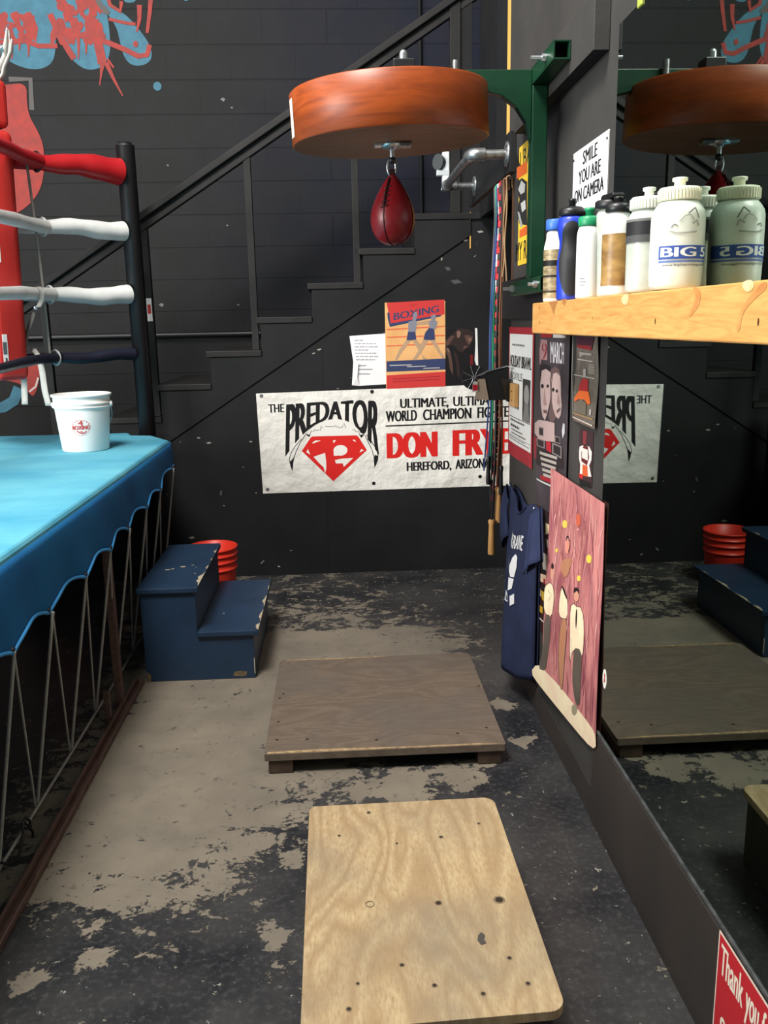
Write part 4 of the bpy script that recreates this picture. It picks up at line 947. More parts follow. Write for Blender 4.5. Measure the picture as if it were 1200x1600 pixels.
P = Panel((XW - .0012, 2.965, .335), UY, NX, .24, .50)
lp = thing('event_poster', (XW, 2.86, .335), 'black event poster with red and yellow patches, between the navy shirt and the pink painting', 'poster')
P.sheet(paper('black_event_paper', rgb(26, 20, 22), .001, 9, rgb(58, 28, 28)), 'sheet', lp, thick=.0006)
def zq(x, y): return (830 + x / 4.846, 730 + y / 4.846)
A = Art(P, .0009, .0002)
for L, c in ((((60, 130), (150, 190), (150, 204), (56, 150)), (200, 200, 196)), (((76, 76), (160, 110), (160, 150), (72, 110)), (150, 30, 38)), (((78, 222), (104, 236), (104, 260), (80, 248)), (190, 190, 186)), (((112, 250), (140, 258), (140, 280), (112, 270)), (180, 180, 176)), (((50, 290), (78, 310), (70, 330), (52, 320)), (170, 30, 36)),
             (((112, 420), (140, 440), (138, 500), (110, 510)), (206, 190, 150)), (((118, 540), (136, 560), (134, 620), (120, 600)), (224, 216, 190)), (((84, 640), (160, 690), (158, 740), (86, 700)), (186, 176, 160)), (((86, 690), (130, 730), (130, 790), (90, 770)), (176, 168, 156)), (((60, 800), (120, 820), (116, 880), (56, 860)), (220, 186, 160)),
             (((30, 890), (70, 900), (78, 980), (36, 950)), (190, 180, 170)), (((78, 930), (140, 980), (138, 1060), (84, 1000)), (206, 166, 50)), (((44, 1030), (90, 1060), (88, 1110), (50, 1080)), (200, 160, 46)), (((96, 840), (110, 850), (108, 890), (94, 880)), (160, 40, 44)), (((60, 1130), (100, 1170), (98, 1180), (58, 1140)), (200, 200, 196)), (((60, 380), (90, 420), (80, 480), (58, 440)), (96, 36, 36))):
    A.polypx([zq(*t) for t in L], ink(*c))
A.build('print', lp)

# clear packet and small flyer
P = Panel((XW - .0015, 2.56, 1.15), UY, NX, .225, .30, bend=lambda u, v: .004 + .003 * math.sin(v * 25 + u * 6))
pk = thing('plastic_packet', (XW, 2.45, 1.15), 'creased clear plastic packet holding an orange and red printed card, hung under the shelf', 'packet')
P.sheet(mat('smoky_packet_film', rgb(84, 76, 66), .25, spec=.6, bump=.002, bscale=25), 'film', pk, nu=8, nv=14)
def zp_(x, y): return (830 + x / 5.7154, 500 + y / 5.7154)
A = Art(P, .0022, .0003)
for L, c in ((((418, 140), (590, 150), (560, 266), (420, 240)), (70, 24, 48)), (((424, 220), (560, 230), (558, 272), (430, 250)), (140, 34, 42)), (((440, 284), (556, 300), (556, 318), (480, 312), (444, 330)), (160, 154, 146)), (((424, 344), (562, 366), (562, 376), (424, 354)), (180, 172, 160)),
             (((398, 484), (574, 520), (574, 526), (398, 490)), (190, 182, 168)), (((444, 600), (470, 520), (520, 530), (524, 640), (448, 640)), (150, 34, 38)), (((408, 700), (450, 630), (530, 640), (552, 740), (532, 760), (500, 710), (450, 706), (416, 730)), (206, 96, 40)), (((430, 740), (470, 706), (516, 740), (516, 850), (430, 820)), (104, 96, 84)),
             (((396, 820), (578, 880), (578, 894), (396, 834)), (150, 120, 84)), (((548, 796), (562, 800), (560, 850), (546, 846)), (180, 176, 168)), (((474, 450), (484, 430), (498, 440), (500, 510), (480, 510)), (150, 146, 140))):
    A.polypx([zp_(*t) for t in L], ink(*c))
for i in range(5): A.polypx([zp_(520, 394 + i * 18), zp_(580, 404 + i * 18), zp_(580, 412 + i * 18), zp_(520, 402 + i * 18)], ink(150, 144, 134))
A.off += .0004
A.linepx([zp_(*t) for t in ((392, 140), (384, 500), (392, 864), (576, 944))], .004, ink(196, 190, 176))
A.build('printed_card', pk)
P = Panel((XW - .0012, 2.51, .98), UY, NX, .14, .155)
sf = thing('small_flyer', (XW, 2.43, .98), 'small dark flyer with a figure in white and orange, below the clear packet', 'flyer')
P.sheet(paper('flyer_paper', rgb(56, 36, 40), .001, 9), 'sheet', sf, thick=.0005)
A = Art(P, .0008, .0002)
for L, c in ((((430, 1170), (436, 1130), (460, 1120), (520, 1130), (544, 1180), (540, 1250), (520, 1300), (540, 1400), (500, 1396), (436, 1380), (440, 1290), (430, 1240)), (216, 210, 204)), (((450, 1180), (470, 1120), (510, 1130), (520, 1230), (500, 1300), (450, 1260)), (96, 30, 32)), (((466, 990), (500, 996), (490, 1110), (464, 1110)), (120, 44, 48)), (((456, 1140), (508, 1160), (508, 1256), (456, 1230)), (214, 208, 200)), (((460, 1290), (504, 1300), (510, 1400), (460, 1390)), (200, 88, 44)), (((430, 1370), (466, 1380), (464, 1420), (432, 1410)), (176, 40, 40)), (((434, 1420), (530, 1450), (530, 1500), (436, 1470)), (24, 22, 24))):
    A.polypx([zp_(*t) for t in L], ink(*c))
A.build('print', sf)

# pink painting curling off the wall
P = Panel((XW - .002, 2.80, .250), UY, NX, .585, .715, bend=lambda u, v: .009 + .016 * max(0, 1 - u / .5) ** 1.6 * max(0, 1 - v / .75) + .002 * math.sin(v * 9))
pp = thing('painting_on_paper', (XW, 2.5, .25), 'large unframed pink and mauve painting of standing figures, its bottom curling off the wall', 'painting')
M_pink = mat('pink_wash_paint', rgb(204, 134, 130), .65, spec=.3, col2=rgb(144, 80, 86), scale=4, stretch=(1, 2.4, .8), lo=.36, hi=.64, detail=10, distort=1.2)
P.sheet(M_pink, 'sheet', pp, nu=20, nv=26)
PL = mat('pale_pink_wash', rgb(222, 160, 156), .65, col2=rgb(204, 124, 124), scale=9, lo=.4, hi=.7); CR = mat('cream_paint', rgb(238, 226, 188), .65, col2=rgb(232, 206, 176), scale=10); DP = mat('grey_olive_paint', rgb(92, 82, 72), .65, col2=rgb(78, 70, 62), scale=12)
MV = mat('mauve_paint', rgb(160, 90, 98), .65, col2=rgb(132, 70, 82), scale=14); SK = ink(208, 150, 126); OL = ink(70, 44, 44); TN = ink(176, 122, 92); YL = ink(230, 196, 84); HR = ink(38, 28, 28)
A = Art(P, .0012, .0002); A.step = .000005; F = 4; A.smooth = 1
g = lambda *L: [P.uv(830 + x / 4.846, 730 + y / 4.846) for x, y in L]
rb = random.Random(11); TW = [ink(196, 132, 130), ink(174, 106, 108), ink(214, 160, 154), ink(152, 86, 92), ink(186, 120, 118), ink(132, 70, 82)]
for _ in range(150):
    u = rb.uniform(.03, .97) * P.W; v = rb.uniform(.06, .95) * P.H; low = v < .4 * P.H and u > .4 * P.W; hi_ = (u < .22 * P.W and v > .55 * P.H) or (u > .78 * P.W and v > .5 * P.H)
    c = TW[5] if low and rb.random() < .55 else TW[2] if hi_ and rb.random() < .7 else TW[rb.randrange(5)]
    l = rb.uniform(.04, .14); dx = rb.uniform(-.25, .25) * l; w_ = rb.uniform(.003, .010)
    n_ = [(min(P.W - .01, max(.01, u + dx * t + .006 * math.sin(t * 5 + u * 40))), min(P.H - .01, max(.03, v + (t - .5) * l))) for t in (0, .25, .5, .75, 1)]
    A.line(n_, [.001, w_, w_ * 1.1, w_ * .8, .001], c)
P3 = lambda *L: [P.uv(780 + x / 6.667, 1000 + y / 6.667) for x, y in L]
A.poly(P3((424, 330), (480, 240), (560, 330), (680, 470), (800, 640), (1000, 900), (1046, 990), (1046, 1150), (930, 1060), (700, 760), (500, 470)), CR, F)
def figure(shirt, trou, head, hair, arms=()):
    A.poly(g(*shirt), CR, F); A.poly(g(*trou), DP, F)
    x, y, rx, ry = head; A.poly(g(*[(x + rx * math.cos(t), y + ry * math.sin(t)) for t in [2 * PI * i / 14 for i in range(14)]]), SK); A.poly(g(*hair), HR)
    L = shirt + [shirt[0]]; A.line(g(*L), .002, OL)
    for a in arms: A.line(g(*a), .002, OL)
figure([(330, 1056), (350, 1030), (376, 1056), (400, 1056), (424, 1120), (430, 1300), (420, 1440), (400, 1380), (372, 1370), (346, 1400), (332, 1480), (330, 1250)], [(356, 1400), (374, 1370), (410, 1390), (416, 1460), (408, 1640), (398, 1800), (372, 1795), (358, 1740), (344, 1600)], (370, 970, 18, 48), [(350, 960), (350, 916), (370, 905), (392, 930), (388, 970), (376, 930)], [[(372, 1070), (374, 1230)], [(334, 1290), (346, 1370), (336, 1440)], [(372, 1010), (372, 1060)]])
A.poly(g((370, 1070), (380, 1080), (378, 1190), (370, 1230), (366, 1150)), HR); A.poly(P3((800, 670), (850, 670), (860, 740), (830, 790), (800, 770)), ink(150, 140, 116))
figure([(150, 900), (184, 870), (206, 900), (214, 1010), (200, 1140), (150, 1100), (146, 960)], [(152, 1110), (196, 1120), (190, 1300), (176, 1440), (160, 1545), (112, 1520), (146, 1380)], (196, 800, 10, 50), [(186, 760), (192, 716), (206, 740), (200, 776)], [[(170, 930), (200, 970), (174, 1010)]])
figure([(262, 900), (290, 940), (308, 1000), (310, 1150), (260, 1140), (246, 1080)], [(264, 1150), (300, 1140), (308, 1200), (296, 1420), (276, 1690), (258, 1675), (244, 1420)], (262, 920, 1, 1), [(260, 890), (280, 910), (304, 980), (304, 1005), (284, 960)])
A.poly(g((268, 1150), (300, 1144), (306, 1220), (292, 1420), (274, 1690), (260, 1670), (248, 1400)), TN, F)
A.poly(g((262, 700), (300, 690), (340, 690), (320, 770), (300, 830), (276, 830), (250, 760)), TN, F); A.poly(g(*[(300 + 15 * math.cos(t), 600 + 56 * math.sin(t)) for t in [2 * PI * i / 14 for i in range(14)]]), ink(214, 140, 122)); A.line(g((288, 560), (292, 530), (304, 522), (318, 560), (318, 600), (308, 640)), .005, HR)
A.poly(g(*[(382 + 17 * math.cos(t), 400 + 52 * math.sin(t)) for t in [2 * PI * i / 14 for i in range(14)]]), ink(200, 96, 70)); A.poly(g((372, 460), (392, 470), (388, 482), (370, 474)), PL)
for x, y, r in ((280, 432, 20), (222, 630, 10), (460, 696, 22), (386, 842, 15)): A.poly(g((x - r, y - r * .6), (x - r * .2, y - r * 1.8), (x + r, y - r), (x + r * .8, y + r * 1.3), (x - r * .6, y + r * 1.4)), YL)
for L in ([(262, 420), (246, 560), (268, 720)], [(350, 420), (340, 560), (372, 700)], [(430, 400), (404, 600), (380, 740)], [(250, 640), (276, 720), (280, 880)], [(340, 640), (322, 720), (312, 800)], [(196, 1120), (216, 1240), (240, 1300)], [(306, 1230), (330, 1300), (326, 1460)]): A.line(g(*L), .0025, ink(150, 92, 76))
A.build('painted_figures', pp)
P = Panel((XW - .0062, 2.192, .452), UY, NX, .034, .056)
rs = thing('round_sticker', (XW - .006, 2.175, .452), 'small round white sticker with a red mark stuck low on the mirror edge', 'sticker')
el = lambda a, b, n=24: [(.017 + a * math.cos(2 * PI * i / n), .028 + b * math.sin(2 * PI * i / n)) for i in range(n)]
P.sheet(ink(226, 224, 216), 'disc', rs, outline=el(.017, .028), thick=.0005); A = Art(P, .0006, .0001); A.poly([(.011, .018), (.017, .016), (.024, .022), (.020, .032), (.024, .042), (.012, .044), (.014, .032)], ink(170, 44, 44)); A.build('print', rs)

P = Panel((XW - .0082, 1.413, .058), UY, NX, .30, .232)
ts = thing('thank_you_sign', (XW - .008, 1.2, .058), 'red sign with white lettering reading Thank you, at the foot of the mirror', 'sign')
P.sheet(ink(222, 206, 190), 'border', ts, thick=.0012); A = Art(P, .0013, .0002); A.rect(.004, .004, .296, .228, ink(176, 36, 44)); A.build('face', ts)
A = Art(P, .0016, .0001); cw = ink(226, 214, 196); A.text('Thank', .014, .150, .094, .064, cw, .012); A.text('you', .117, .132, .050, .064, cw, .012); A.text('for', .178, .150, .046, .064, cw, .012); A.text('S', .030, .004, .022, .064, cw, .012); A.build('lettering', ts)

# ================================================================== SPEED BAG PLATFORM
M_disc = mat('amber_varnished_wood', rgb(156, 70, 20), .40, spec=.4, col2=rgb(112, 46, 14), scale=4, stretch=(1.5, 1.5, 11), lo=.3, hi=.72, distort=.9)
M_under = mat('platform_underside_wood', rgb(128, 78, 42), .5, spec=.3, col2=rgb(104, 62, 34), scale=6, stretch=(1, 5, 1))
DX, DY, DZ, DR, DH = .186, 2.84, 1.992, .303, .147
sp_ = thing('speed_bag_platform', (DX, DY, DZ), 'round amber wooden speed bag platform held on a green steel wall bracket', 'speed bag platform')
TL = Matrix.Translation((DX, DY, DZ)) @ Matrix.Rotation(-.038, 4, 'Y') @ Matrix.Rotation(.03, 4, 'X')
mb = MB(); mb.X = TL
mb.lathe([(DR - .004, 0), (DR, .004), (DR, DH - .004), (DR - .004, DH)], (0, 0, 0), M_disc, 96, cap=(False, False))
mb.lathe([(.001, -.0005), (DR - .045, -.0005), (DR - .044, .0), (DR - .004, 0)], (0, 0, 0), M_under, 96, smooth=False, cap=(True, False)); mb.lathe([(DR - .004, DH), (.001, DH)], (0, 0, 0), M_under, 96, smooth=False, cap=(False, True))
drum = mb.build('drum', sp_)
mb = MB(); mb.X = TL; A_ = math.radians(188)
for i in range(6):
    a = A_ + .012 + .022 * i; b = a + .0225; mb.add([(q * math.cos(t), q * math.sin(t), z) for q in (DR + .0012,) for t, z in ((a, .018), (b, .018), (b, .125), (a, .125))], [(0, 1, 2, 3)], ink(224, 214, 196))
mb.build('maker_label', sp_)
BX0, BX1, BY0, BY1 = .622, .671, 2.815, 2.864
def sqtube(y0, y1, z0, z1):                              # hollow square tube running along y
    mb = MB(); t = .005; x0, x1 = BX0, BX1
    for a, b in (((x0, y0, z0), (x1, y1, z0 + t)), ((x0, y0, z1 - t), (x1, y1, z1)), ((x0, y0, z0 + t), (x0 + t, y1, z1 - t)), ((x1 - t, y0, z0 + t), (x1, y1, z1 - t))): mb.box(a, b, M_green)
    mb.box((x0 + t, y0 + .08, z0 + t), (x1 - t, y0 + .082, z1 - t), M_dark); return mb
sqtube(2.56, 3.11, 2.152, 2.202).build('top_crossbar', sp_, bevel=.003)
sqtube(2.672, 3.11, 1.532, 1.580).build('bottom_crossbar', sp_, bevel=.003)
MB().box((BX0, BY0, 1.581), (BX1, BY1, 2.151), M_green).build('upright', sp_, bevel=.004)
mb = MB(); mb.prism([(.20, 2.152), (.20, 2.196), (.621, 2.196), (.621, 1.99), (.606, 2.045), (.575, 2.09), (.53, 2.122), (.47, 2.136), (.42, 2.152)], lambda a, b, k: (a, BY0 + .006 + .036 * k, b), M_green)
mb.build('arm', sp_, bevel=.003)
for y, z, l in ((2.64, 2.178, .045), (3.03, 2.178, .05), (2.70, 1.556, .03), (3.05, 1.556, .04)):
    mb = MB(); mb.cyl((BX0 - l, y, z), (BX0 + .002, y, z), .006, M_zinc, 10); mb.cyl((BX0 - .014, y, z), (BX0 - .001, y, z), .012, M_zinc, 6); mb.build('bolt', sp_)
mb = MB(); mb.box((.196, DY - .03, 2.14), (.262, DY + .03, 2.226), M_dark); mb.build('hub_block', sp_, bevel=.003)
mb = MB(); mb.cyl((.229, DY, 2.225), (.229, DY, 2.246), .013, M_zinc, 8); mb.ball((.229, DY, 2.246), .012, M_zinc, 12, 6); mb.build('hub_bolt', sp_)
for x, y, h in ((.385, DY - .03, 2.218), (.042, DY + .03, 2.186)):
    mb = MB(); mb.cyl((x, y, 2.12), (x, y, h), .0105, M_steel, 10); mb.build('threaded_rod', sp_)
sx_, sz_ = .190, DZ
mb = MB(); mb.lathe([(.032, 0), (.034, -.003), (.034, -.012), (.014, -.014), (.012, -.02)][::-1], (sx_, DY, sz_), M_zinc, 24); mb.cyl((sx_, DY, sz_ - .018), (sx_, DY, sz_ - .047), .008, M_zinc, 12)
mb.ball((sx_, DY, sz_ - .05), .012, M_dark, 14, 8); mb.build('swivel', sp_)
mb = MB(); mb.box((sx_ - .055, DY - .022, sz_ - .010), (sx_ - .02, DY + .022, sz_ - .001), M_zinc); mb.box((sx_ + .02, DY - .022, sz_ - .012), (sx_ + .06, DY + .022, sz_ - .001), M_steel); mb.build('swivel_plate', sp_, bevel=.002)
# speed bag
M_bag = mat('dark_red_leather', rgb(126, 20, 28), .36, spec=.4, col2=rgb(104, 15, 23), scale=8, bump=.0006, bscale=60)
bag = thing('speed_bag', (sx_, DY, 1.688), 'dark red leather speed bag hanging under the wooden disc', 'speed bag')
mb = MB(); ring_ = [(sx_ + .013 * math.cos(t) - .003, DY, 1.922 + .026 * math.sin(t)) for t in [2 * PI * i / 20 for i in range(20)]]; mb.tube(ring_, .0028, M_zinc, 8, closed=True); mb.build('clip', bag)
cxb = .189
pf = [(.002, 0), (.028, .004), (.050, .018), (.064, .040), (.0705, .066), (.0705, .088), (.066, .112), (.056, .138), (.043, .163), (.030, .184), (.020, .198), (.012, .206), (.010, .212)]
pf2 = []
for i in range(len(pf) - 1):
    for t in (0, .5): pf2.append((pf[i][0] + (pf[i + 1][0] - pf[i][0]) * t, pf[i][1] + (pf[i + 1][1] - pf[i][1]) * t))
mb = MB(); mb.lathe(pf + [], (cxb, DY, 1.688), M_bag, 48); body = mb.build('body', bag)
sm_ = body.modifiers.new('smooth', 'SUBSURF'); sm_.levels = 1; sm_.render_levels = 2
M_seam = ink(44, 10, 14)
for a in (-2.05, -.55, .95, 2.5): MB().tube([(cxb + (r + .0002) * math.cos(a), DY + (r + .0002) * math.sin(a), 1.688 + z) for r, z in pf[:-1]], .0016, M_seam, 6).build('seam', bag)
mb = MB(); a = -2.05
for r, z in [(.066, .112), (.060, .126), (.052, .142), (.045, .156), (.037, .171)]: mb.tube([(cxb + (r + .001) * math.cos(a + s_ * .011 / r), DY + (r + .001) * math.sin(a + s_ * .011 / r), 1.688 + z + s_ * .003) for s_ in (-1, 0, 1)], .0026, M_seam, 6)
mb.tube([(cxb + (r + .002) * math.cos(a), DY + (r + .002) * math.sin(a), 1.688 + z) for r, z in pf[6:11]], .004, M_seam, 6); mb.build('lacing', bag)
MB().box((cxb - .010, DY - .003, 1.893), (cxb + .010, DY + .003, 1.916), M_seam).build('loop_tab', bag, bevel=.002)

# pipe handle on the header board
hd = thing('pipe_handle', (.69, 3.9, 2.08), 'grey galvanised pipe grab handle bolted to the black header board', 'handle')
BF = .690; ya_, yb_, xo, zh = 3.55, 4.36, .548, 2.083
for y in (ya_, yb_): MB().tube([(BF - .001, y, zh), (BF - .006, y, zh), (BF - .012, y, zh)], [.047, .047, .026], M_steel, 24).build('flange', hd)
arc = lambda y, s: [(xo + .03 - .03 * math.sin(t), y + s * (.03 - .03 * math.cos(t)), zh) for t in [PI / 2 * i / 6 for i in range(7)]]
MB().tube([(BF - .008, ya_, zh)] + arc(ya_, 1) + list(reversed(arc(yb_, -1))) + [(BF - .008, yb_, zh)], .0185, M_steel, 16).build('pipe', hd)
for y, s in ((ya_, 1), (yb_, -1)): MB().tube([(xo + .052, y, zh), (xo + .030, y, zh)] + arc(y, s)[1:] + [(xo, y + s * .055, zh)], .025, M_steel, 16).build('elbow', hd)
for y in (ya_, yb_):
    for k in range(4): MB().cyl((BF - .010, y + .035 * math.cos(k * PI / 2 + .8), zh + .035 * math.sin(k * PI / 2 + .8)), (BF - .005, y + .035 * math.cos(k * PI / 2 + .8), zh + .035 * math.sin(k * PI / 2 + .8)), .005, M_dark, 8).build('screw', hd)

# ================================================================== SHELF AND BOTTLES
SX0, SZ = .600, 1.498
sh = thing('shelf', (.65, 1.4, 1.40), 'long raw pine shelf with a thick front board carrying the water bottles', 'shelf')
MB().box((SX0, -.9, SZ - .089), (SX0 + .038, 2.665, SZ), M_pine).build('front_board', sh, bevel=.003)
MB().box((SX0 + .0385, -.9, SZ - .020), (XW - .0105, 2.655, SZ), M_pine).build('shelf_board', sh, bevel=.002)
A = Art(Panel((SX0, 2.665, SZ - .089), UY, NX, 3.5, .089), .0002)
for px, py, r in ((843, 482, .004), (843, 504, .004), (1024, 502, .004), (1185, 503, .004), (926, 497, .0025)):
    u, v = A.P.uv(px, py); A.ell(u, v, r * .7, r * 1.5, ink(84, 48, 24), n=10)
tar = mat('dark_wood_stain', rgb(150, 96, 48), .6, col2=rgb(190, 130, 74), scale=30)
for L in (((857, 472), (872, 470), (868, 480), (866, 494), (862, 482)), ((877, 468), (886, 467), (883, 478), (880, 476))): A.polypx(L, tar)
A.smooth = 2
rs_ = mat('resin_streak', rgb(180, 118, 62), .55, col2=rgb(206, 148, 84), scale=20); wsp = mat('white_knot_filler', rgb(236, 206, 164), .5, col2=rgb(216, 170, 108), scale=25)
for L in (((1080, 446), (1094, 450), (1096, 470), (1084, 490), (1074, 498), (1084, 476), (1088, 460)), ((1196, 436), (1200, 450), (1176, 470), (1160, 490), (1156, 520), (1150, 516), (1154, 490), (1172, 462))): A.polypx(L, rs_)
for L in (((970, 464), (980, 458), (984, 466), (980, 478), (972, 474)), ((1160, 440), (1176, 436), (1180, 448), (1170, 458), (1160, 450))): A.polypx(L, wsp)
A.build_each('knot', sh)
BXC = .652
def clearp(n, c, r=.35): return mat(n, c, r, spec=.5, sss=.0)
P_white = mat('white_bottle_plastic', rgb(236, 236, 232), .35, spec=.5)
P_milk = mat('milky_bottle_plastic', rgb(226, 230, 218), .35, spec=.5, col2=rgb(206, 214, 200), scale=14)
P_grey = mat('frosted_bottle_plastic', rgb(196, 202, 190), .3, spec=.5, col2=rgb(172, 178, 166), scale=18)
P_black = mat('black_cap_plastic', rgb(24, 24, 26), .4); P_blue = mat('royal_blue_plastic', rgb(34, 60, 180), .35); P_bc = mat('blue_cap_plastic', rgb(60, 110, 200), .4); P_gc = mat('green_cap_plastic', rgb(30, 140, 92), .4)
def bottle(y, prof, mbody, cap, mcap, label, x=BXC, nozzle=None, mnoz=None, ridges=0, hs=1.0):
    prof = [(a, b * hs) for a, b in prof]; cap = [(a, b * hs) for a, b in cap]; nozzle = nozzle and [(a, b * hs) for a, b in nozzle]
    z0 = SZ + .0008; t = thing('water_bottle', (x, y, z0), label, 'bottle', 'water bottles on the pine shelf')
    b = MB().lathe([(prof[0][0] * .9, 0)] + prof, (x, y, z0), mbody, 40).build('body', t)
    sm = b.modifiers.new('smooth', 'SUBSURF'); sm.levels = 1; sm.render_levels = 1
    c = MB().lathe(cap, (x, y, z0), mcap, 40).build('cap', t)
    if ridges:
        mb = MB(); r = max(q[0] for q in cap); za = cap[1][1]; zb_ = cap[-2][1]
        for k in range(ridges):
            a = 2 * PI * k / ridges; mb.beam((x + r * math.cos(a), y + r * math.sin(a), z0 + za), (x + r * math.cos(a), y + r * math.sin(a), z0 + zb_), .003, .003, mcap, (math.cos(a), math.sin(a), 0))
        mb.build('cap_ridges', c)
    if nozzle: MB().lathe(nozzle, (x, y, z0), mnoz or mcap, 20).build('nozzle', t)
    return t, z0
def face(x, y): return math.atan2(-y, -x)                # angle of the side turned to the camera
def band(t, x, y, z0, r, z_a, z_b, m, a0=0, a1=2 * PI, name='printed_band'):
    mb = MB(); n = 40; vs = []
    for z in (z_a, z_b):
        for i in range(n + 1):
            a = a0 + (a1 - a0) * i / n; vs.append((x + (r + .0009) * math.cos(a), y + (r + .0009) * math.sin(a), z0 + z))
    mb.add(vs, [(i, i + 1, i + n + 2, i + n + 1) for i in range(n)], m, True); return mb.build(name, t)
# 1 blue capped bottle, camouflage bands
r = .032; y = 2.612
t, z = bottle(y, [(r, .004), (r, .006), (r, .150), (r, .160), (.026, .178), (.0255, .186), (.0255, .208)], P_white, [(.0265, .206), (.0275, .208), (.0275, .232), (.025, .236)], P_bc, 'white bottle with blue cap and brown and black bands, at the far shelf end')
camo = mat('brown_camouflage_print', rgb(176, 158, 120), .4, col2=rgb(120, 104, 74), scale=26, stretch=(1, 1, 3), lo=.4, hi=.6)
band(t, BXC, y, z, r, .012, .150, camo); band(t, BXC, y, z, r + .0004, .104, .120, ink(26, 24, 24)); band(t, BXC, y, z, r + .0004, .072, .078, ink(40, 34, 28)); band(t, BXC, y, z, r + .0004, .028, .034, ink(60, 50, 36))
# 2 royal blue bottle with black grip
r = .038; y = 2.43
pr2 = [(r, .004), (r, .006), (.039, .08), (.038, .110), (.033, .135), (.0315, .152), (.034, .168), (.040, .190), (.040, .206), (.036, .214), (.036, .226)]
t, z = bottle(y, pr2, P_blue, [(.034, .224), (.036, .226), (.036, .240), (.026, .247), (.012, .250)], P_black, 'royal blue waisted bottle with a black rubber grip and black cap', nozzle=[(.009, .246), (.009, .262), (.0105, .263), (.0105, .269), (.006, .270)])
fa = face(BXC, y)
def pr2r(zz):
    for i in range(len(pr2) - 1):
        if pr2[i][1] <= zz <= pr2[i + 1][1]:
            q = (zz - pr2[i][1]) / max(1e-6, pr2[i + 1][1] - pr2[i][1]); return pr2[i][0] + (pr2[i + 1][0] - pr2[i][0]) * q
    return r
mb = MB(); vs = []; nh, na = 30, 16
for j in range(nh + 1):
    zz = .014 + .194 * j / nh; wv_ = .95 * max(.0, math.sin(PI * (j + .2) / (nh + .4))) ** .45
    for i in range(na + 1):
        a = fa - wv_ + 2 * wv_ * i / na; vs.append((BXC + (pr2r(zz) + .002) * math.cos(a), y + (pr2r(zz) + .002) * math.sin(a), z + zz))
mb.add(vs, [(j * (na + 1) + i, j * (na + 1) + i + 1, (j + 1) * (na + 1) + i + 1, (j + 1) * (na + 1) + i) for j in range(nh) for i in range(na)], M_rubber, True); mb.build('rubber_grip', t)
# 3 white bottle with green cap
r = .031; y = 2.262
t, z = bottle(y, [(r, .004), (r, .006), (r, .150), (.030, .164), (.026, .176), (.0255, .182)], P_white, [(.027, .180), (.028, .182), (.028, .200), (.024, .204)], P_gc, 'plain white bottle with green cap', nozzle=[(.010, .202), (.010, .216), (.0125, .217), (.0125, .225)])
A = CylArt(Cyl((BXC, y, z), r, face(BXC, y) - .2), .0006)
for i, zz in enumerate((.05, .042, .034)): A.rect(-.015, zz, -.002 + .004 * (i % 2), zz + .002, ink(120, 120, 124))
A.build('small_print', t)
# 4 frosted shaker with wide black lid
r = .027; y = 2.135; x4 = .667
t, z = bottle(y, [(r, .004), (r, .006), (.029, .10), (.031, .150), (.034, .180), (.035, .212)], P_grey, [(.036, .206), (.038, .208), (.038, .222), (.034, .2255)], P_black, 'frosted narrow shaker bottle with a wide black flip lid', x=x4)
mb = MB(); mb.prism([(-.04, .233), (.052, .233), (.056, .238), (.05, .244), (-.03, .248), (-.042, .243)], lambda a, b, k: (x4 - .014 + .028 * k, y - a, z + b - .006), P_black); mb.build('flip_spout', t, bevel=.002)
# 5 white bottle with golden brown print
r = .034; y = 2.03
t, z = bottle(y, [(r, .004), (r, .006), (r, .160), (.033, .172), (.026, .190), (.0255, .200)], P_white, [(.028, .198), (.0295, .200), (.0295, .214), (.020, .220)], P_black, 'white bottle with a golden brown printed band and black cap', nozzle=[(.010, .218), (.010, .228), (.012, .229), (.012, .234)], hs=.94)
band(t, BXC, y, z, r, .024, .138, mat('golden_brown_print', rgb(176, 140, 82), .4, col2=rgb(116, 84, 44), scale=18, stretch=(1, 1, 1.6), lo=.35, hi=.65))
# 6 frosted bottle with a black band
r = .0415; y = 1.835
t, z = bottle(y, [(r, .004), (r, .010), (.042, .14), (.041, .158), (.034, .172), (.031, .178)], P_grey, [(.035, .176), (.0365, .178), (.0365, .198), (.034, .202)], mat('cream_cap_plastic', rgb(228, 228, 214), .4), 'frosted bottle with ridged cream cap and a broad black band', nozzle=[(.010, .200), (.009, .214), (.013, .216), (.013, .222), (.009, .223)], ridges=36, hs=.95)
band(t, BXC, y, z, .0424, .116, .143, ink(34, 34, 36)); band(t, BXC, y, z, .0424, .102, .116, ink(74, 74, 74)); band(t, BXC, y, z, .0424, .143, .148, ink(110, 110, 108))
# 7 tall milky bottle
r = .050; y = 1.672
t, z = bottle(y, [(r * .95, .004), (r, .014), (r, .145), (.049, .160), (.037, .176), (.034, .182)], P_milk, [(.0365, .180), (.038, .182), (.038, .202), (.036, .206)], mat('ivory_cap_plastic', rgb(232, 230, 206), .4), 'largest milky white bottle with ivory cap and blue printed band, nearest the camera', nozzle=[(.011, .204), (.010, .218), (.014, .220), (.014, .226), (.010, .227)], ridges=40, hs=.905)
A = CylArt(Cyl((BXC, y, z), r, face(BXC, y) + .12), .0007); bb = ink(58, 84, 158); wt = ink(232, 236, 232)
A.rect(-.040, .056, .085, .080, bb); A.text('BIG', -.036, .060, .068, .017, wt, .06); A.text('5', .042, .060, .02, .017, wt, .06); A.rect(-.040, .050, .085, .0535, ink(96, 116, 176)); A.text('www.big5sportinggoods', -.032, .0425, .090, .0048, ink(60, 60, 70), .02)
gs = ink(168, 170, 160); gd = ink(120, 122, 116)
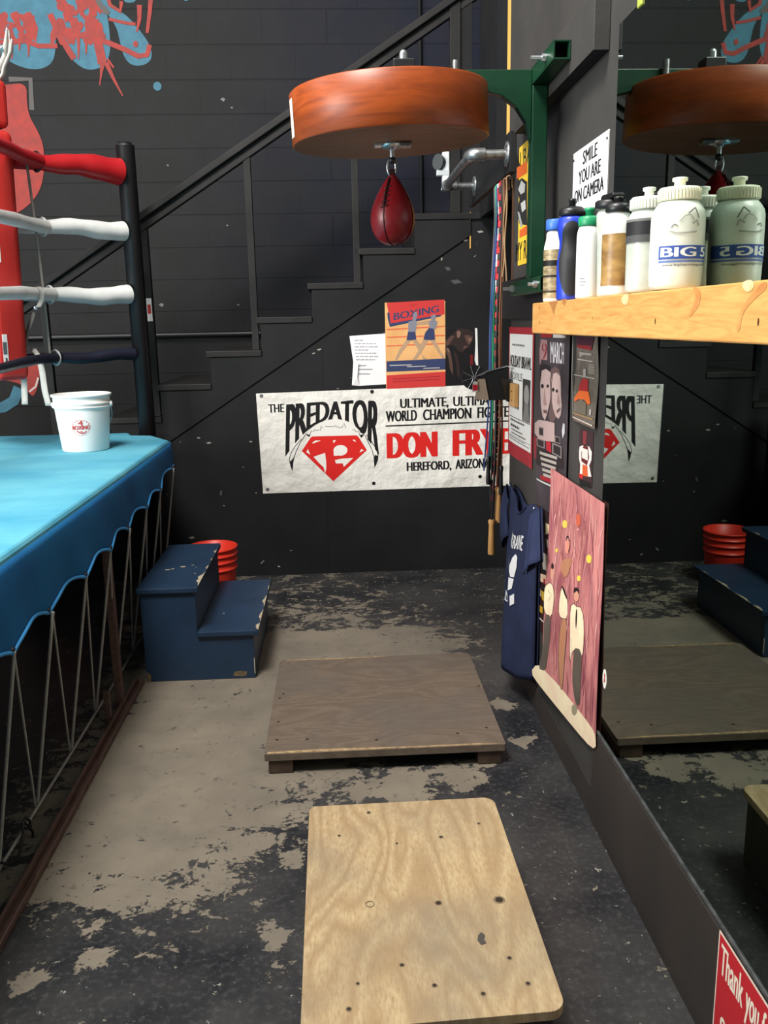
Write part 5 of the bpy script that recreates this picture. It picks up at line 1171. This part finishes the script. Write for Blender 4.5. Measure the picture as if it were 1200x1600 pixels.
A.line([(-.02, .106), (-.008, .102), (.01, .102), (.03, .104)], .003, gs); A.line([(-.004, .122), (.006, .132), (.016, .134), (.024, .124)], .002, gs); A.line([(.012, .136), (.024, .146), (.034, .128)], .0022, gd); A.line([(-.018, .112), (-.012, .118), (-.006, .114)], .002, gd); A.line([(.02, .118), (.03, .124), (.034, .114)], .003, gs)
A.build('printed_label', t)

# ================================================================== JUMP ROPES, FAN, SHIRT
hk = tag(MB().cyl((XW - .022, 3.50, 1.988), (XW - .022, 3.83, 1.988), .006, M_dark, 10).build('rope_peg'), 'thin dark peg rail under the header board carrying the jump ropes', 'peg rail')
M_hw = mat('turned_wood_handle', rgb(206, 160, 98), .5, col2=rgb(180, 130, 74), scale=8, stretch=(5, 5, .8))
def jump_rope(y, segs, cols, rad, hnd, label, name='jump_rope'):
    t = thing(name, (XW - .03, y, .42), label, 'jump rope', 'jump ropes on the peg rail')
    xh = XW - .022
    for k, (dy, zb_, dx, bow) in enumerate(segs):
        pts = []
        for i in range(25):
            q = i / 24; pts.append((xh - .012 + dx * q + .004 * math.sin(q * 9 + k), y + dy * q + bow * math.sin(PI * q) + .004 * math.sin(q * 11 + y * 9 + k), 1.990 - (1.990 - zb_) * q))
        over = [(xh + .012, y, 1.955), (xh + .009, y, 1.99), (xh, y, 2.0), (xh - .009, y, 1.996)]
        if len(cols) == 1: MB().tube(over + pts, rad, cols[0], 8).build('cord', t)
        else:
            mb = MB(); P3_ = over + pts; L = 0; cum = [0]
            for i in range(1, len(P3_)): L += (Vector(P3_[i]) - Vector(P3_[i - 1])).length; cum.append(L)
            def at(d):
                for i in range(1, len(P3_)):
                    if d <= cum[i]: return Vector(P3_[i - 1]).lerp(Vector(P3_[i]), (d - cum[i - 1]) / max(1e-6, cum[i] - cum[i - 1]))
                return Vector(P3_[-1])
            d = 0; j = 0
            while d + .026 < L:
                mb.tube([at(d + .001), at(d + .013), at(d + .025)], [rad * .9, rad, rad * .9], cols[j % len(cols)], 8); d += .026; j += 1
            mb.build('beaded_cord', t)
        if k < len(hnd):
            e = Vector(pts[-1]); m, ln, r_ = hnd[k]
            MB().tube([e + Vector((0, 0, .006)), e, e - Vector((0, 0, .02)), e - Vector((0, 0, .06)), e - Vector((0, 0, ln - .01)), e - Vector((0, 0, ln))], [r_ * .7, r_, r_ * .78, r_ * .85, r_, r_ * .9], m, 14).build('handle', t)
    return t
M_gr = mat('green_rope_plastic', rgb(40, 150, 104), .4); M_gy = mat('grey_violet_rope', rgb(96, 86, 96), .5); M_rb = mat('red_bead', rgb(196, 30, 40), .4); M_kb = mat('black_bead', rgb(26, 24, 26), .4); M_wb = mat('white_bead', rgb(206, 204, 200), .4)
M_bk = mat('black_rope_plastic', rgb(24, 24, 26), .4); M_bn = mat('brown_leather_rope', rgb(112, 74, 48), .6); M_cr = mat('cream_cotton_rope', rgb(150, 120, 84), .8); M_bl = mat('blue_rope_plastic', rgb(36, 62, 120), .4)
jump_rope(3.740, [(-.006, .92, 0, .0), (.006, .80, -.014, .0)], [M_gr], .005, [(M_bk, .14, .011)], 'bright green plastic jump rope, leftmost of the hanging ropes')
jump_rope(3.780, [(.004, .74, -.004, .0), (-.004, .86, -.016, .0)], [M_gy], .0035, [(M_bk, .13, .010), (M_bk, .13, .010)], 'thin grey violet jump rope hanging behind the green one')
jump_rope(3.650, [(.005, .72, -.002, .0), (-.005, .66, -.018, .0)], [M_rb, M_kb], .0068, [(M_bk, .12, .011)], 'red and black beaded jump rope')
jump_rope(3.690, [(.0, 1.30, 0, .0)], [M_rb, M_wb, M_wb, M_rb], .0055, [], 'short red and white beaded jump rope beside the green one')
jump_rope(3.610, [(.008, .74, -.002, .0), (-.008, .60, -.03, .0)], [M_bk], .0045, [(M_hw, .15, .016), (M_hw, .15, .016)], 'black jump rope with pale wooden handles, lowest hanging')
jump_rope(3.576, [(.004, .84, 0, .0), (-.004, .76, -.016, .0)], [M_bn], .0042, [(M_bk, .12, .010)], 'dark brown leather jump rope near the wall end')
jump_rope(3.520, [(.0, 1.55, 0, .0), (.02, 1.62, -.006, .01)], [M_cr], .003, [], 'cream cotton jump rope, rightmost against the wall end')
jump_rope(3.717, [(-.003, .86, -.03, .0), (.003, .80, -.045, .0)], [M_bl], .0035, [(M_bk, .12, .010)], 'thin dark blue jump rope between the green and the beaded ropes')

fn_ = thing('clip_fan', (.66, 3.46, 1.14), 'small black round clip fan with thin spokes on a wooden block beside the fight bill', 'fan')
FY = 3.46
def fp_(px, py, y=FY): return ony(px, py, y)
MB().box((XW - .030, 3.345, 1.115), (XW - .0115, 3.425, 1.205), M_hw).build('wooden_block', fn_, bevel=.002)
for z_ in (1.14, 1.175): MB().cyl((XW - .032, 3.38, z_), (XW - .029, 3.38, z_), .003, M_dark, 8).build('screw', fn_)
mb = MB(); L = [fp_(*q) for q in ((783, 592), (799, 592), (800, 629), (791, 627))]; mb.add([tuple(p) for p in L] + [tuple(p + Vector((0, .004, 0))) for p in L], [(0, 3, 2, 1), (4, 5, 6, 7), (0, 1, 5, 4), (1, 2, 6, 5), (2, 3, 7, 6), (3, 0, 4, 7)], mat('dull_bracket_steel', rgb(70, 66, 62), .35, metal=.8)); mb.build('bracket_plate', fn_)
def slab(L, dy, th, m, name):
    P4 = [fp_(*q) + Vector((0, dy, 0)) for q in L]; n = len(P4); mb = MB()
    mb.add([tuple(p) for p in P4] + [tuple(p + Vector((0, th, 0))) for p in P4], [tuple(range(n)), tuple(range(2 * n - 1, n - 1, -1))] + [(i, i + n, (i + 1) % n + n, (i + 1) % n) for i in range(n)], m); return mb.build(name, fn_)
slab([(760, 582), (793, 573), (796, 600), (795, 625), (762, 626), (757, 604)], .006, .012, mat('black_cloth', rgb(16, 16, 18), .9), 'black_cloth_flap')
slab([(747, 592), (758, 592), (764, 625), (742, 624)], .002, .003, mat('tan_card', rgb(150, 134, 116), .8), 'card')
hub = fp_(741, 590); mb = MB()
mb.tube([hub + Vector((0, .02, 0)), hub + Vector((0, .008, 0))], .050, mat('black_fan_disc', rgb(14, 14, 15), .6), 28); mb.build('disc', fn_)
for k in range(8):
    a = 2 * PI * k / 8 + .3; MB().tube([hub + Vector((.006 * math.cos(a), .005, .006 * math.sin(a))), hub + Vector((.049 * math.cos(a), .006, .049 * math.sin(a)))], .0011, M_zinc, 5).build('spoke', fn_)
MB().tube([hub + Vector((0, .008, 0)), hub + Vector((0, -.006, 0))], [.009, .007], M_steel, 12).build('hub', fn_)
MB().tube([hub + Vector((0, .0, .002)), fp_(762, 580), fp_(793, 572), Vector((XW - .016, 3.44, 1.26))], .003, M_steel, 8).build('rod', fn_)
slab([(739, 596), (746, 596), (747, 612), (738, 612)], -.002, .004, ink(176, 172, 168), 'tag_body'); slab([(738.5, 601), (746, 601), (746, 610), (738.5, 610)], -.0035, .0015, ink(170, 24, 36), 'red_tag')

# T-shirt pinned by its shoulders
M_shirt = mat('navy_cotton', rgb(36, 44, 72), .85, spec=.2, col2=rgb(30, 36, 60), scale=9, bump=.003, bscale=14)
ts_ = thing('t_shirt', (XW - .03, 3.18, .10), 'navy T-shirt with white chest print pinned low on the right wall', 'shirt')
YA, YB2 = 3.43, 2.955
def sbulge(u, v):
    s_ = max(0, math.sin(PI * u)); d = .070 * s_ ** .6 * (1 - .80 * v ** 1.5) + .012
    d += (.008 * math.sin(u * 13 + 1.0) + .004 * math.sin(u * 25 + v * 3)) * s_ * (1 - .5 * v)
    return max(.008, d)
def sfront(u, v, off=0):
    zt = .80 - .060 * math.exp(-((u - .52) / .20) ** 2) - .012 * math.sin(PI * u); zb_ = .115 + .02 * math.sin(u * 7) + .02 * (u - .5)
    yy = YA + (YB2 - YA) * u; z_ = zb_ + (zt - zb_) * v
    return Vector((XW - .006 - sbulge(u, v) - off, yy, z_))
mb = MB(); mb.grid(lambda a, b: sfront(a, b), 48, 30, M_shirt); bd = mb.build('body', ts_, solid=.004)
mb = MB(); mb.grid(lambda a, b: Vector((XW - .0065 - .002 * math.sin(PI * a), YA + (YB2 - YA) * a, .13 + .66 * b - .03 * math.exp(-((a - .52) / .18) ** 2) * b)), 16, 8, M_shirt); mb.build('back', ts_, solid=.003)
def sleeve(p0, p1, p2, w0, w1, th):
    mb = MB(); pts = []; n = 8; vs = []; S = 20
    for i in range(n + 1):
        q = i / n; c = (p0 * (1 - q) ** 2 + p1 * 2 * q * (1 - q) + p2 * q * q); t_ = ((p1 - p0) * (1 - q) + (p2 - p1) * q).normalized()
        e1 = t_.cross(Vector((1, 0, 0))).normalized(); e2 = t_.cross(e1).normalized(); w_ = w0 + (w1 - w0) * q
        for k in range(S):
            a = 2 * PI * k / S; vs.append(c + e1 * (w_ * math.cos(a) * (1 + .06 * math.sin(3 * a + q * 4))) + e2 * (th * (.6 + .6 * q) * math.sin(a)))
    mb.add(vs, [(i * S + k, i * S + (k + 1) % S, (i + 1) * S + (k + 1) % S, (i + 1) * S + k) for i in range(n) for k in range(S)], M_shirt, True)
    return mb.build('sleeve', ts_, solid=.004)
def flap(u, v):
    T = onx(827, 806, XW - .055).lerp(onx(843.5, 792, XW - .018), u); B_ = onx(819, 898, XW - .092).lerp(onx(846, 876, XW - .050), u)
    p = T.lerp(B_, v); return p + Vector((-.014 * math.sin(PI * u) * (.3 + .7 * v) - .004 * math.sin(u * 14) * v, 0, .006 * math.sin(PI * u) * v))
mb = MB(); mb.grid(lambda a, b: flap(a, 1 - b), 14, 10, M_shirt); mb.grid(lambda a, b: flap(1 - a, 1 - b) + Vector((.010 + .018 * (1 - b) * math.sin(PI * a), .002, 0)), 14, 10, M_shirt); mb.build('sleeve', ts_, solid=.003)
sleeve(Vector((XW - .035, 3.40, .765)), Vector((XW - .05, 3.47, .70)), onx(790, 846, XW - .05), .04, .065, .012)
mb = MB(); mb.tube([sfront(.30 + .44 * i / 24, 1.0) + Vector((-.002, 0, .0)) for i in range(25)], .007, M_shirt, 8, flat=.6); mb.build('collar', ts_)
class Shirt:
    U = V = None; N = Vector((-1, 0, 0))
    def pt(s, u, v, off=0): return sfront(u, v, off + .0035)
A = CylArt(Shirt(), .0006); A._up = lambda fs: [tuple(reversed(f)) for f in fs]; wp = mat('white_shirt_print', rgb(210, 212, 214), .8)
vs, fs = text_mesh('UKRAINE')
for dd in (-.006, -.003, 0, .003, .006): A.mb.add([sfront(.40 + (a + dd) * .36, .775 + b * .085 - .10 * (a - .45) ** 2, .005 + abs(dd) * .01) for a, b in vs], fs, wp)
def sp(L): A.mb.add([sfront(a + .09, b, .0052) for a, b in L], [tuple(range(len(L)))], wp)
for L in (((.30, .74), (.36, .73), (.38, .68), (.37, .62), (.33, .62), (.30, .66)), ((.42, .66), (.46, .72), (.52, .745), (.57, .72), (.58, .66), (.54, .60), (.47, .60), (.43, .63)), ((.44, .59), (.54, .59), (.52, .53), (.46, .51)), ((.30, .60), (.36, .57), (.40, .50), (.46, .49), (.48, .44), (.40, .43), (.32, .46)), ((.50, .48), (.58, .50), (.60, .44), (.52, .42))): sp(L)
A.build('chest_print', ts_)
for u in (.03, .97):
    p = sfront(u, 1) ; MB().ball(p + Vector((-.006, 0, -.008)), .005, M_zinc, 10, 6).build('pin', ts_)
